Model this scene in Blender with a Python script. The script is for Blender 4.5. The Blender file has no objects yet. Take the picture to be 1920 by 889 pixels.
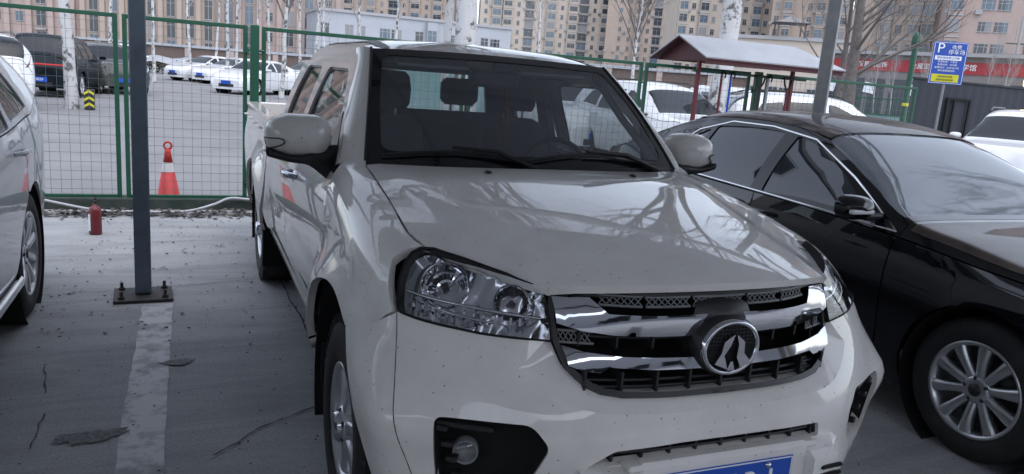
import bpy, math, random
import numpy as np
from mathutils import Vector, Matrix, geometry
R = math.radians; PI = math.pi
sc = bpy.context.scene
# ---------------------------------------------------------------- camera
cam_d = bpy.data.cameras.new('camera'); cam = bpy.data.objects.new('camera', cam_d); sc.collection.objects.link(cam)
_yaw, _pit, _rol = R(23.462), R(11.779), R(4.428)
_f = Vector((math.sin(_yaw)*math.cos(_pit), math.cos(_yaw)*math.cos(_pit), -math.sin(_pit)))
_r = Vector((math.cos(_yaw), -math.sin(_yaw), 0)); _u = _r.cross(_f)
_R = math.cos(_rol)*_r+math.sin(_rol)*_u; _U = -math.sin(_rol)*_r+math.cos(_rol)*_u
_m = Matrix((_R, _U, -_f)).transposed().to_4x4(); _m.translation = Vector((-1.3258, -2.3863, 1.5508))
cam.matrix_world = _m
cam_d.sensor_width = 36; cam_d.lens = 26.81; cam_d.clip_start = .05; cam_d.clip_end = 2000
sc.camera = cam
# ---------------------------------------------------------------- sky, soft overcast sun, exposure
world = bpy.data.worlds.new('World'); sc.world = world; world.use_nodes = True
wn = world.node_tree; wn.nodes.clear()
wo = wn.nodes.new('ShaderNodeOutputWorld'); wb = wn.nodes.new('ShaderNodeBackground'); ws_ = wn.nodes.new('ShaderNodeTexSky')
SUN_EL, SUN_ROT = R(62), R(165)
ws_.sky_type = 'NISHITA'; ws_.sun_disc = False; ws_.sun_elevation = SUN_EL; ws_.sun_rotation = SUN_ROT
ws_.air_density = 1.0; ws_.dust_density = 1.2; ws_.ozone_density = 2.5
hs = wn.nodes.new('ShaderNodeHueSaturation'); hs.inputs['Saturation'].default_value = .42
tint = wn.nodes.new('ShaderNodeMix'); tint.data_type = 'RGBA'; tint.blend_type = 'MULTIPLY'; tint.inputs[0].default_value = 1; tint.inputs[7].default_value = (.985,1.0,1.025,1)
wn.links.new(ws_.outputs[0], hs.inputs['Color']); wn.links.new(hs.outputs[0], tint.inputs[6]); wn.links.new(tint.outputs[2], wb.inputs['Color'])
wb.inputs['Strength'].default_value = .15
wn.links.new(wb.outputs[0], wo.inputs['Surface'])
sun_d = bpy.data.lights.new('sun', 'SUN'); sun_d.energy = .5; sun_d.angle = R(85); sun_d.color = (1, .94, .93)
sun = bpy.data.objects.new('sun', sun_d); sc.collection.objects.link(sun)
sun.rotation_euler = (PI/2-SUN_EL, 0, PI-SUN_ROT)
sc.view_settings.view_transform = 'Standard'; sc.view_settings.look = 'None'; sc.view_settings.exposure = 1.42; sc.view_settings.gamma = 1
sc.view_settings.use_curve_mapping = False
sc.render.resolution_x = 1024; sc.render.resolution_y = 474
sc.render.engine = 'CYCLES'
sc.cycles.max_bounces = 8; sc.cycles.transparent_max_bounces = 24
# ---------------------------------------------------------------- helpers
COL = sc.collection
def link(o, parent=None):
    COL.objects.link(o)
    if parent: o.parent = parent
    return o
def tag(o, label=None, cat=None, group=None, kind=None):
    if label: o['label'] = label
    if cat: o['category'] = cat
    if group: o['group'] = group
    if kind: o['kind'] = kind
    return o
def thing(name, label, cat, loc=(0,0,0), rz=0, group=None):
    o = bpy.data.objects.new(name, None); o.location = loc; o.rotation_euler = (0,0,rz); o.empty_display_size = .2
    return tag(link(o), label, cat, group)
def copy_tree(o, parent=None):
    c = o.copy(); link(c)
    if parent: c.parent = parent
    for ch in list(o.children): copy_tree(ch, c)
    return c
def mat(name, col, rough=.5, metal=0, coat=0, noise=None, bump=None, spec=.5, emit=None, alpha=None):
    """procedural material; noise=(scale, colour2, lo, hi), bump=(scale, strength)"""
    m = bpy.data.materials.new(name); m.use_nodes = True; nt = m.node_tree; b = nt.nodes['Principled BSDF']
    b.inputs['Base Color'].default_value = (*col, 1); b.inputs['Roughness'].default_value = rough; b.inputs['Metallic'].default_value = metal
    b.inputs['Coat Weight'].default_value = coat; b.inputs['Coat Roughness'].default_value = .03; b.inputs['Specular IOR Level'].default_value = spec if not coat else .05
    if emit: b.inputs['Emission Color'].default_value = (*emit[:3], 1); b.inputs['Emission Strength'].default_value = emit[3]
    if noise or bump: tc = nt.nodes.new('ShaderNodeTexCoord')
    if noise:
        n = nt.nodes.new('ShaderNodeTexNoise'); n.inputs['Scale'].default_value = noise[0]; n.inputs['Detail'].default_value = 8; n.inputs['Roughness'].default_value = .65
        r = nt.nodes.new('ShaderNodeValToRGB'); r.color_ramp.elements[0].position = noise[2]; r.color_ramp.elements[1].position = noise[3]
        r.color_ramp.elements[0].color = (*col, 1); r.color_ramp.elements[1].color = (*noise[1], 1)
        nt.links.new(tc.outputs['Object'], n.inputs['Vector']); nt.links.new(n.outputs['Fac'], r.inputs[0]); nt.links.new(r.outputs[0], b.inputs['Base Color'])
    if bump:
        n = nt.nodes.new('ShaderNodeTexNoise'); n.inputs['Scale'].default_value = bump[0]; n.inputs['Detail'].default_value = 6
        bp = nt.nodes.new('ShaderNodeBump'); bp.inputs['Strength'].default_value = bump[1]; bp.inputs['Distance'].default_value = .02
        nt.links.new(tc.outputs['Object'], n.inputs['Vector']); nt.links.new(n.outputs['Fac'], bp.inputs['Height']); nt.links.new(bp.outputs[0], b.inputs['Normal'])
    return m
def glass_mat(name, tint=(.5,.55,.55), gloss=1.0, film=None):
    """thin glazing: tinted see-through with Fresnel reflection, plus an optional film of dust and painted haze"""
    m = bpy.data.materials.new(name); m.use_nodes = True; nt = m.node_tree; nt.nodes.clear()
    o = nt.nodes.new('ShaderNodeOutputMaterial'); t = nt.nodes.new('ShaderNodeBsdfTransparent'); g = nt.nodes.new('ShaderNodeBsdfGlossy')
    t.inputs[0].default_value = (*tint, 1); g.inputs['Roughness'].default_value = .02; g.inputs['Color'].default_value = (gloss,)*3+(1,)
    f = nt.nodes.new('ShaderNodeFresnel'); f.inputs[0].default_value = 1.5
    ge = nt.nodes.new('ShaderNodeNewGeometry'); mr = nt.nodes.new('ShaderNodeMapRange'); mr.inputs['To Min'].default_value = 1.5; mr.inputs['To Max'].default_value = 1/1.5   # same film seen from inside
    nt.links.new(ge.outputs['Backfacing'], mr.inputs['Value']); nt.links.new(mr.outputs[0], f.inputs[0])
    mx = nt.nodes.new('ShaderNodeMixShader'); nt.links.new(f.outputs[0], mx.inputs[0]); nt.links.new(t.outputs[0], mx.inputs[1]); nt.links.new(g.outputs[0], mx.inputs[2])
    last = mx
    if film:
        d = nt.nodes.new('ShaderNodeBsdfDiffuse'); d.inputs[0].default_value = (*film[:3], 1)
        m2 = nt.nodes.new('ShaderNodeMixShader'); m2.inputs[0].default_value = film[3]
        nt.links.new(last.outputs[0], m2.inputs[1]); nt.links.new(d.outputs[0], m2.inputs[2]); last = m2
    nt.links.new(last.outputs[0], o.inputs[0])
    return m
class MB:
    """collects shapes and links them as ONE mesh object"""
    def __init__(s): s.v = []; s.f = []; s.sm = []
    def add(s, vs, fs, smooth=False):
        n = len(s.v); s.v += [tuple(p) for p in vs]; s.f += [tuple(i+n for i in f) for f in fs]; s.sm += [smooth]*len(fs); return s
    def box(s, c, d, rz=0, bev=0, tilt=None):
        hx, hy, hz = d[0]/2, d[1]/2, d[2]/2; b = min(bev, hx*.9, hy*.9, hz*.9)
        M = Matrix.Rotation(rz, 3, 'Z')
        if tilt: M = tilt @ M
        vs = []; fs = []
        if b <= 0:
            vs = [(sx*hx, sy*hy, sz*hz) for sz in (-1,1) for sy in (-1,1) for sx in (-1,1)]
            fs = [(0,2,3,1),(4,5,7,6),(0,1,5,4),(2,6,7,3),(0,4,6,2),(1,3,7,5)]
        else:
            idx = {}
            for sz in (-1,1):
                for sy in (-1,1):
                    for sx in (-1,1):
                        for k in range(3):
                            p = [sx*(hx-b), sy*(hy-b), sz*(hz-b)]; p[k] = (sx*hx, sy*hy, sz*hz)[k]
                            idx[(sx,sy,sz,k)] = len(vs); vs.append(tuple(p))
            I = idx
            for k, (a, c2) in ((0,(1,2)),(1,(2,0)),(2,(0,1))):
                for sg in (-1,1):
                    q = []
                    for (u, w) in ((-1,-1),(1,-1),(1,1),(-1,1)):
                        t = [0,0,0]; t[k] = sg; t[a] = u; t[c2] = w; q.append(I[(*t,k)])
                    fs.append(tuple(q if sg > 0 else q[::-1]))
            for k in range(3):
                a, c2 = (k+1)%3, (k+2)%3
                for u in (-1,1):
                    for w in (-1,1):
                        def g(sg, kk): t = [0,0,0]; t[k] = sg; t[a] = u; t[c2] = w; return I[(*t,kk)]
                        q = [g(-1,a), g(1,a), g(1,c2), g(-1,c2)]
                        fs.append(tuple(q if u*w < 0 else q[::-1]))
            for sx in (-1,1):
                for sy in (-1,1):
                    for sz in (-1,1):
                        q = [I[(sx,sy,sz,0)], I[(sx,sy,sz,1)], I[(sx,sy,sz,2)]]
                        fs.append(tuple(q if sx*sy*sz > 0 else q[::-1]))
        s.add([tuple(M @ Vector(p)+Vector(c)) for p in vs], fs); return s
    def tube(s, pts, r, n=8, cap=True, smooth=True):
        pts = [Vector(p) for p in pts]; rs = r if hasattr(r, '__len__') else [r]*len(pts)
        vs = []; fs = []; up = None
        for i, p in enumerate(pts):
            d = (pts[min(i+1, len(pts)-1)]-pts[max(i-1, 0)]).normalized()
            if up is None: up = Vector((0,0,1)) if abs(d.z) < .9 else Vector((1,0,0))
            a = d.cross(up).normalized(); b = a.cross(d).normalized(); up = b
            for k in range(n):
                t = 2*PI*k/n; vs.append(p+(a*math.cos(t)+b*math.sin(t))*rs[i])
        for i in range(len(pts)-1):
            for k in range(n): fs.append((i*n+k, (i+1)*n+k, (i+1)*n+(k+1)%n, i*n+(k+1)%n))
        s.add(vs, fs, smooth)
        if cap:
            m = len(pts)-1
            s.add([vs[k] for k in range(n)], [tuple(range(n))]); s.add([vs[m*n+k] for k in range(n)], [tuple(range(n))[::-1]])
        return s
    def lathe(s, prof, origin=(0,0,0), axis='Z', n=24, smooth=True):
        """prof: (radius, height) pairs, turned round the axis"""
        vs = []; fs = []; o = Vector(origin)
        for (r, h) in prof:
            for k in range(n):
                t = 2*PI*k/n; c, q = r*math.cos(t), r*math.sin(t)
                p = {'Z': (c, q, h), 'X': (h, c, q), 'Y': (q, h, c)}[axis]; vs.append(o+Vector(p))
        for i in range(len(prof)-1):
            for k in range(n): fs.append((i*n+k, i*n+(k+1)%n, (i+1)*n+(k+1)%n, (i+1)*n+k))
        return s.add(vs, fs, smooth)
    def grid(s, rows, smooth=True, flip=False, close=False):
        n = len(rows[0]); vs = [p for r in rows for p in r]; fs = []
        for i in range(len(rows)-1):
            for k in range(n-(0 if close else 1)):
                q = (i*n+k, i*n+(k+1)%n, (i+1)*n+(k+1)%n, (i+1)*n+k); fs.append(q[::-1] if flip else q)
        return s.add(vs, fs, smooth)
    def prism(s, poly, a, b, f):
        """poly in 2D; f(u, v, w) -> 3D with w = a and b"""
        n = len(poly); vs = [f(u, v, a) for u, v in poly]+[f(u, v, b) for u, v in poly]
        s.add(vs, [tuple(range(n))[::-1], tuple(range(n, 2*n))]+[(i, (i+1)%n, n+(i+1)%n, n+i) for i in range(n)]); return s
    def sphere(s, c, r, n=12, m=8):
        sx, sy, sz = r if hasattr(r, '__len__') else (r, r, r); rows = []
        for i in range(m+1):
            t = PI*i/m; rows.append([(c[0]+sx*math.sin(t)*math.cos(2*PI*k/n), c[1]+sy*math.sin(t)*math.sin(2*PI*k/n), c[2]-sz*math.cos(t)) for k in range(n)])
        return s.grid(rows, close=True)
    def build(s, name, m, parent=None, angle=None, recalc=False):
        me = bpy.data.meshes.new(name); me.from_pydata(s.v, [], s.f); me.polygons.foreach_set('use_smooth', s.sm); me.update()
        if recalc:
            import bmesh
            bm = bmesh.new(); bm.from_mesh(me); bmesh.ops.remove_doubles(bm, verts=bm.verts, dist=1e-5); bmesh.ops.recalc_face_normals(bm, faces=bm.faces); bm.to_mesh(me); bm.free()
        if angle: me.set_sharp_from_angle(angle=R(angle))
        me.materials.append(m); return link(bpy.data.objects.new(name, me), parent)
def in_poly(p, poly):
    x, y = p; c = False; n = len(poly); j = n-1
    for i in range(n):
        xi, yi = poly[i]; xj, yj = poly[j]
        if (yi > y) != (yj > y) and x < (xj-xi)*(y-yi)/(yj-yi)+xi: c = not c
        j = i
    return c
def densify(poly, h, closed=True):
    out = []; n = len(poly)
    for i in range(n if closed else n-1):
        a, b = poly[i], poly[(i+1)%n]; m = max(1, int(math.ceil(math.hypot(b[0]-a[0], b[1]-a[1])/h)))
        out += [(a[0]+(b[0]-a[0])*k/m, a[1]+(b[1]-a[1])*k/m) for k in range(m)]
    if not closed: out.append(poly[-1])
    return out
def roundp(poly, r, n=4):
    """round the corners of a polygon"""
    out = []; N = len(poly)
    for i in range(N):
        p = Vector(poly[i]); a = Vector(poly[i-1])-p; b = Vector(poly[(i+1)%N])-p
        d = min(r, a.length*.45, b.length*.45); A = p+a.normalized()*d; B = p+b.normalized()*d
        for k in range(n+1):
            t = k/n; q = A*(1-t)**2+p*2*t*(1-t)+B*t*t; out.append((q.x, q.y))
    return out
def surf_normal(S, u, v, ref):
    e = 1e-3; P = Vector(S(u, v))
    n = (Vector(S(u+e, v))-Vector(S(u-e, v))).cross(Vector(S(u, v+e))-Vector(S(u, v-e)))
    if n.length < 1e-12: n = Vector((0,0,1))
    n.normalize()
    r = ref(P) if callable(ref) else Vector(ref)
    if n.dot(P-r) < 0: n = -n
    return P, n
CAR_REF = lambda P: Vector((0, min(max(P.y, -.35), 4.2), .75))
def panel(name, S, outline, m, parent, holes=(), h=.035, rim=.012, off=0., mirror=False, ref=CAR_REF, grid=True):
    """one sheet of a curved surface S(u,v)->xyz, cut to the outline and holes, edges turned in by rim"""
    o = densify(outline, h); hs_ = [densify(q, h*.7) for q in holes]
    pts = []; edges = []
    for loop in [o]+hs_:
        k = len(pts); pts += loop; edges += [(k+i, k+(i+1)%len(loop)) for i in range(len(loop))]
    bnd = np.array(pts)
    us = [p[0] for p in o]; vs = [p[1] for p in o]
    if grid:
        nu = int((max(us)-min(us))/h)+1; nv = int((max(vs)-min(vs))/h)+1
        for i in range(nu+1):
            for j in range(nv+1):
                p = (min(us)+i*h+(.5*h if j % 2 else 0), min(vs)+j*h)
                if np.min(np.sum((bnd-p)**2, 1)) < (h*.45)**2: continue
                if in_poly(p, o) and not any(in_poly(p, q) for q in hs_): pts.append(p)
    r = geometry.delaunay_2d_cdt([Vector(p) for p in pts], edges, [], 0, 1e-7)
    P2, F = r[0], r[2]
    tri = []
    for f in F:
        c = (sum(P2[i].x for i in f)/3, sum(P2[i].y for i in f)/3)
        if in_poly(c, o) and not any(in_poly(c, q) for q in hs_): tri.append(list(f))
    V = []; N = []
    for p in P2:
        P, n = surf_normal(S, p.x, p.y, ref); V.append(P+n*off); N.append(n)
    for f in tri:
        fn = (V[f[1]]-V[f[0]]).cross(V[f[2]]-V[f[0]])
        if fn.dot(N[f[0]]+N[f[1]]+N[f[2]]) < 0: f.reverse()
    cnt = {}
    for f in tri:
        for i in range(3):
            a, b = f[i], f[(i+1)%3]
            if (b, a) in cnt: del cnt[(b, a)]
            else: cnt[(a, b)] = 1
    faces = [tuple(f) for f in tri]; nb = len(V); idx = {}; sharp = set()
    if rim:
        for (a, b) in cnt:
            for q in (a, b):
                if q not in idx: idx[q] = len(V); V.append(V[q]-N[q]*rim)
            faces.append((b, a, idx[a], idx[b])); sharp.add((min(a,b), max(a,b)))
    if mirror:
        V = [Vector((-p.x, p.y, p.z)) for p in V]; faces = [f[::-1] for f in faces]
    me = bpy.data.meshes.new(name); me.from_pydata([tuple(p) for p in V], [], faces)
    me.polygons.foreach_set('use_smooth', [True]*len(faces)); me.update()
    if sharp:
        at = me.attributes.new('sharp_edge', 'BOOLEAN', 'EDGE')
        at.data.foreach_set('value', [(min(e.vertices), max(e.vertices)) in sharp for e in me.edges])
    me.materials.append(m)
    return link(bpy.data.objects.new(name, me), parent)
def both(name, S, outline, m, parent, **k):
    a = panel(name, S, outline, m, parent, **k)
    me = a.data.copy()
    b = panel(name, S, outline, m, parent, mirror=True, **k)
    return a, b
def text_mesh(name, s, size, m, parent, loc, rot=(PI/2,0,0), ext=.002, align='CENTER', sx=1):
    cu = bpy.data.curves.new(name, 'FONT'); cu.body = s; cu.size = size; cu.extrude = ext; cu.align_x = align; cu.align_y = 'CENTER'
    t = bpy.data.objects.new(name, cu); link(t); bpy.context.view_layer.update()
    me = bpy.data.meshes.new_from_object(t.evaluated_get(bpy.context.evaluated_depsgraph_get())); bpy.data.objects.remove(t); bpy.data.curves.remove(cu)
    me.materials.clear(); me.materials.append(m)
    o = link(bpy.data.objects.new(name, me), parent); o.location = loc; o.rotation_euler = rot; o.scale = (sx,1,1); return o
# ---------------------------------------------------------------- materials
M = {}
M['paint'] = mat('white_paint', (.74,.72,.70), .5, coat=1, noise=(2.2, (.64,.62,.59), .45, .75))
def add_specks(m, base, scale, k=(.45,.42,.40)):
    nt = m.node_tree; b = nt.nodes['Principled BSDF']; src = b.inputs['Base Color'].links[0].from_socket
    tc = nt.nodes.new('ShaderNodeTexCoord'); v = nt.nodes.new('ShaderNodeTexVoronoi'); v.inputs['Scale'].default_value = scale; nt.links.new(tc.outputs['Object'], v.inputs['Vector'])
    r = nt.nodes.new('ShaderNodeValToRGB'); r.color_ramp.elements[0].position = .07; r.color_ramp.elements[1].position = .10; r.color_ramp.elements[0].color = (*k,1); r.color_ramp.elements[1].color = (1,1,1,1); nt.links.new(v.outputs['Distance'], r.inputs[0])
    n = nt.nodes.new('ShaderNodeTexNoise'); n.inputs['Scale'].default_value = 7; n.inputs['Detail'].default_value = 10; n.inputs['Roughness'].default_value = .75; nt.links.new(tc.outputs['Object'], n.inputs['Vector'])
    r2 = nt.nodes.new('ShaderNodeValToRGB'); r2.color_ramp.elements[0].position = .35; r2.color_ramp.elements[1].position = .65; r2.color_ramp.elements[0].color = (.93,.92,.90,1); r2.color_ramp.elements[1].color = (1,1,1,1); nt.links.new(n.outputs['Fac'], r2.inputs[0])
    for s_ in (r.outputs[0], r2.outputs[0]):
        mx = nt.nodes.new('ShaderNodeMix'); mx.data_type = 'RGBA'; mx.blend_type = 'MULTIPLY'; mx.inputs[0].default_value = 1; nt.links.new(src, mx.inputs[6]); nt.links.new(s_, mx.inputs[7]); src = mx.outputs[2]
    nt.links.new(src, b.inputs['Base Color'])
    rr = nt.nodes.new('ShaderNodeMapRange'); rr.inputs['To Min'].default_value = .045; rr.inputs['To Max'].default_value = .012; nt.links.new(n.outputs['Fac'], rr.inputs['Value']); nt.links.new(rr.outputs[0], b.inputs['Coat Roughness'])
add_specks(M['paint'], None, 34)
M['paint_clean'] = mat('white_car_paint', (.68,.69,.71), .4, coat=1, noise=(3, (.62,.63,.64), .4, .7))
M['black_paint'] = mat('black_paint', (.006,.006,.009), .25, coat=1)
M['dusty_black'] = mat('dusty_black_roof_paint', (.05,.04,.036), .45, coat=.45, noise=(3.5, (.19,.15,.13), .30, .72))
M['dark_paint'] = mat('dark_green_car_paint', (.008,.012,.016), .3, coat=.4)
M['grey_paint'] = mat('grey_car_paint', (.07,.075,.07), .3, coat=.6)
M['chrome'] = mat('chrome', (.52,.53,.56), .06, 1)
M['trim_chrome'] = mat('satin_chrome_trim', (.72,.73,.75), .16, 1)
M['blackpl'] = mat('black_plastic', (.014,.014,.016), .45, bump=(300, .05))
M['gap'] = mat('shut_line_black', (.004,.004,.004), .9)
M['frit'] = mat('black_glass_border', (.006,.006,.008), .06, coat=1)
M['rubber'] = mat('tyre_rubber', (.013,.013,.014), .75, noise=(14, (.035,.032,.030), .5, .8), bump=(60, .2))
M['alloy'] = mat('alloy_silver', (.55,.56,.58), .28, .85)
M['dark_metal'] = mat('dark_metal', (.05,.05,.055), .5, .6)
M['glass'] = glass_mat('windscreen_glass', (.86,.90,.92), .8, (.36,.38,.42,.20))  # film is dust plus painted haze that lightens the cabin behind
M['side_glass'] = glass_mat('tinted_side_glass', (.6,.63,.63), 1.0, (.2,.2,.21,.06))
M['tint'] = mat('dark_tinted_glass', (.012,.014,.018), .03, spec=.42)
M['lens'] = glass_mat('clear_lamp_lens', (.92,.93,.94), .8)
M['seat'] = mat('charcoal_fabric', (.06,.06,.066), .85, bump=(500, .3))
M['cabin'] = mat('cabin_dark_plastic', (.10,.10,.108), .6)
M['light_trim'] = mat('cabin_grey_trim', (.28,.28,.29), .6)
M['plate_blue'] = mat('plate_blue', (.010,.075,.42), .35)
M['plate_white'] = mat('plate_white', (.75,.78,.8), .4)
M['green'] = mat('green_fence_paint', (.008,.075,.040), .45, noise=(6, (.012,.055,.035), .4, .7))
M['wire'] = mat('green_wire', (.10,.12,.12), .5)
M['pole'] = mat('blue_grey_post_paint', (.16,.21,.26), .45, noise=(8, (.12,.155,.19), .4, .7))
M['grey_post'] = mat('grey_post_paint', (.16,.17,.18), .45, noise=(8, (.22,.22,.22), .4, .7))
M['rust'] = mat('rusty_steel', (.06,.058,.06), .7, .3, noise=(12, (.10,.085,.078), .45, .65))
M['cone'] = mat('cone_red', (.50,.03,.03), .5, noise=(10, (.40,.05,.04), .5, .8))
M['cone_w'] = mat('reflective_white_band', (.62,.60,.60), .4)
M['exting'] = mat('faded_red_cylinder', (.16,.018,.022), .4, noise=(14, (.09,.02,.02), .5, .7))
M['red_post'] = mat('red_post_paint', (.11,.014,.02), .5)
M['maroon'] = mat('maroon_roof_underside', (.055,.009,.013), .6)
M['white_sheet'] = mat('white_sheet_metal', (.31,.325,.35), .45, noise=(1.5, (.24,.25,.27), .4, .7))
M['bark'] = mat('white_poplar_bark', (.50,.50,.50), .8, noise=(5, (.10,.095,.09), .52, .60), bump=(30, .5))
M['twig'] = mat('bare_twig_bark', (.14,.12,.11), .8)
M['dark_bark'] = mat('dark_bark', (.10,.085,.08), .85, noise=(8, (.16,.14,.13), .4, .7), bump=(30, .5))
M['hose'] = mat('grey_white_hose', (.42,.43,.46), .5)
M['leaf'] = mat('dead_leaf', (.10,.075,.055), .8)
M['hedge'] = mat('hedge_green', (.03,.06,.028), .7)
# ---------------------------------------------------------------- curves and body surfaces of the pickup (metres, X across, Y rearwards, Z up)
def cr(pts, t):
    """smooth interpolation through (t, v...) rows; monotone-limited slopes"""
    n = len(pts)
    if t <= pts[0][0]: i = 0; t = max(t, pts[0][0] - 10)
    elif t >= pts[-1][0]: i = n - 2
    else:
        i = 0
        while t > pts[i+1][0]: i += 1
    out = []
    for k in range(1, len(pts[0])):
        def sl(j):
            if j <= 0: return (pts[1][k]-pts[0][k])/(pts[1][0]-pts[0][0])
            if j >= n-1: return (pts[-1][k]-pts[-2][k])/(pts[-1][0]-pts[-2][0])
            h0 = pts[j][0]-pts[j-1][0]; h1 = pts[j+1][0]-pts[j][0]
            d0 = (pts[j][k]-pts[j-1][k])/h0; d1 = (pts[j+1][k]-pts[j][k])/h1
            return (d0*h1+d1*h0)/(h0+h1)
        h = pts[i+1][0]-pts[i][0]; u = (t-pts[i][0])/h
        p0, p1, m0, m1 = pts[i][k], pts[i+1][k], sl(i)*h, sl(i+1)*h
        if u < 0: out.append(p0+m0*u)
        elif u > 1: out.append(p1+m1*(u-1))
        else:
            u2, u3 = u*u, u*u*u
            out.append((2*u3-3*u2+1)*p0+(u3-2*u2+u)*m0+(-2*u3+3*u2)*p1+(u3-u2)*m1)
    return out[0] if len(out) == 1 else out
def smooth(e0, e1, x):
    t = min(1, max(0, (x-e0)/(e1-e0))); return t*t*(3-2*t)
HUBF = (0.0, .375); HUBR = (3.20, .375)
SIDE = [(.38,.80),(.45,.825),(.52,.848),(.70,.868),(.86,.874),(.95,.868),(1.02,.855),(1.08,.832),(1.13,.806),(1.3,.750),(1.5,.672),(1.6,.630)]
def side_x(y, z):
    x = cr(SIDE, z)
    if y < .3: x -= .085*((.3-y)/.95)**2
    for (hy, hz) in (HUBF, HUBR):
        r = math.hypot(y-hy, z-hz)
        d = (r-.495)/.12
        if r < .495: d *= .5
        x += .060*math.exp(-d*d)*smooth(1.02, .80, z)
    x -= .006*math.exp(-((z-.735)/.03)**2)*smooth(.5, .7, y)*smooth(2.6, 2.45, y)
    return x
HC = [(-.86,1.028),(-.80,1.045),(-.6,1.085),(-.3,1.13),(0,1.170),(.28,1.205),(.5,1.222)]
HB = [(-.8,.115),(-.7,.105),(-.3,.076),(.1,.05),(.5,.030)]
def hood_z(x, y):
    a = abs(x)
    z = cr(HC, y)-cr(HB, y)*(a/.7)**2
    xb = .45+.20*(y+.7)
    z += .014*smooth(xb+.035, xb-.035, a)*smooth(.45, .1, y)
    return z
def hood_xe(y): return cr([(-.70,.46),(-.5,.60),(-.3,.700),(.05,.715),(.5,.712)], y)      # the shut line against the wing
def wing(y, t):
    """front wing: t is the height up to the shoulder, then runs over it to the bonnet edge (t = zs + .2)"""
    xh = hood_xe(y)+.001 if y > -.3 else .700-.08*(-.3-y); zh = hood_z(hood_xe(max(y,-.3)), max(y,-.3))-.001-(0 if y > -.3 else (-.3-y)*.35)
    if y > .5: zh = hood_z(.71, .5)+(y-.5)*.5
    zs = zh-.17
    if t <= zs: return (side_x(y, t), y, t)
    f = min(1.2, (t-zs)/.2)*math.pi/2; xs = side_x(y, zs)
    p = .86
    c, s = max(0, math.cos(f)), math.sin(min(f, math.pi/2))
    return (xh+(xs-xh)*c**p, y, zs+(zh-zs)*s**p)
def wing_top(y):
    zh = hood_z(hood_xe(max(y,-.3)), max(y,-.3))-.001-(0 if y > -.3 else (-.3-y)*.35)
    if y > .5: zh = hood_z(.71, .5)+(y-.5)*.5
    return zh-.17+.2
FROWS = [
 (.28, [(0,-.80),(.25,-.795),(.45,-.76),(.62,-.67),(.76,-.56),(.80,-.49),(.82,-.42)]),
 (.40, [(0,-.855),(.25,-.85),(.46,-.815),(.66,-.705),(.82,-.575),(.855,-.48),(.87,-.41)]),
 (.55, [(0,-.87),(.25,-.865),(.47,-.825),(.69,-.705),(.862,-.585),(.895,-.47),(.905,-.39)]),
 (.70, [(0,-.878),(.25,-.870),(.47,-.828),(.70,-.710),(.880,-.590),(.915,-.46),(.92,-.36)]),
 (.728,[(0,-.868),(.25,-.860),(.47,-.815),(.70,-.695),(.868,-.570),(.912,-.44),(.92,-.33)]),
 (.82, [(0,-.83),(.25,-.812),(.46,-.755),(.68,-.655),(.832,-.51),(.885,-.37),(.90,-.25)]),
 (.91, [(0,-.81),(.25,-.787),(.46,-.714),(.65,-.615),(.80,-.470),(.845,-.31),(.862,-.15)]),
 (1.00,[(0,-.79),(.25,-.765),(.46,-.672),(.62,-.56),(.752,-.395),(.792,-.26),(.815,-.12)]),
 (1.08,[(0,-.77),(.25,-.735),(.46,-.63),(.58,-.50),(.690,-.290),(.722,-.18),(.74,-.08)]),
]
ACOL = [0,.25,.47,.72,.93,1.07,1.18]
def fascia(a, z):
    s = -1 if a < 0 else 1; a = abs(a)
    rows = [(zz, *cr([(ACOL[i], p[0], p[1]) for i, p in enumerate(r)], a)) for zz, r in FROWS]
    x, y = cr(rows, z)
    return (s*x, y, z)
# ================================================================ white pickup
tk = thing('pickup_truck', 'dusty white double-cab pickup truck parked nose-on in the middle, chrome grille with oval badge', 'pickup truck')
PT, GAP = M['paint'], M['gap']
# bonnet
def ye(x): return .50*x*x-.805
front = [(-.472+.944*k/24, 0) for k in range(25)]
front = [(x, ye(x)+(0 if abs(x) < .44 else .012)) for x, _ in front]
rear = [(.70-1.40*k/24) for k in range(25)]; rear = [(x, .28+.47*x*x) for x in rear]
sideR = [(hood_xe(y), y) for y in [-.66,-.6,-.5,-.4,-.3,-.2,-.05,.1,.25,.4,.47]]
hood_out = front+[(.473,-.685)]+sideR+rear[1:-1]+[(-x, y) for x, y in sideR[::-1]]+[(-.473,-.685)]
hood_out = [(x*(1 if abs(x) < .5 else .9945), y) for x, y in hood_out]
panel('bonnet', lambda x, y: (x, y, hood_z(x, y)), hood_out, PT, tk, h=.035, rim=.022)
# dark tray under the bonnet and seams so that every gap reads dark
mb = MB(); mb.box((0,.0,.72), (1.2,.9,.30)); mb.box((0,1.7,.58), (1.50,2.2,.14)); mb.box((0,3.8,.55), (1.2,1.8,.12))
mb.grid([[(x*.95, y, hood_z(x*.95, y)-.03-(.05 if y > .3 else 0)) for x in (-.74,-.6,-.3,0,.3,.6,.74)] for y in (-.20,0,.3,.5)])
mb.grid([[(x, y, hood_z(x, y)-.035) for x in (-.42,0,.42)] for y in (-.70,-.5,-.2)])
mb.build('inner_tray', GAP, tk)
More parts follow.
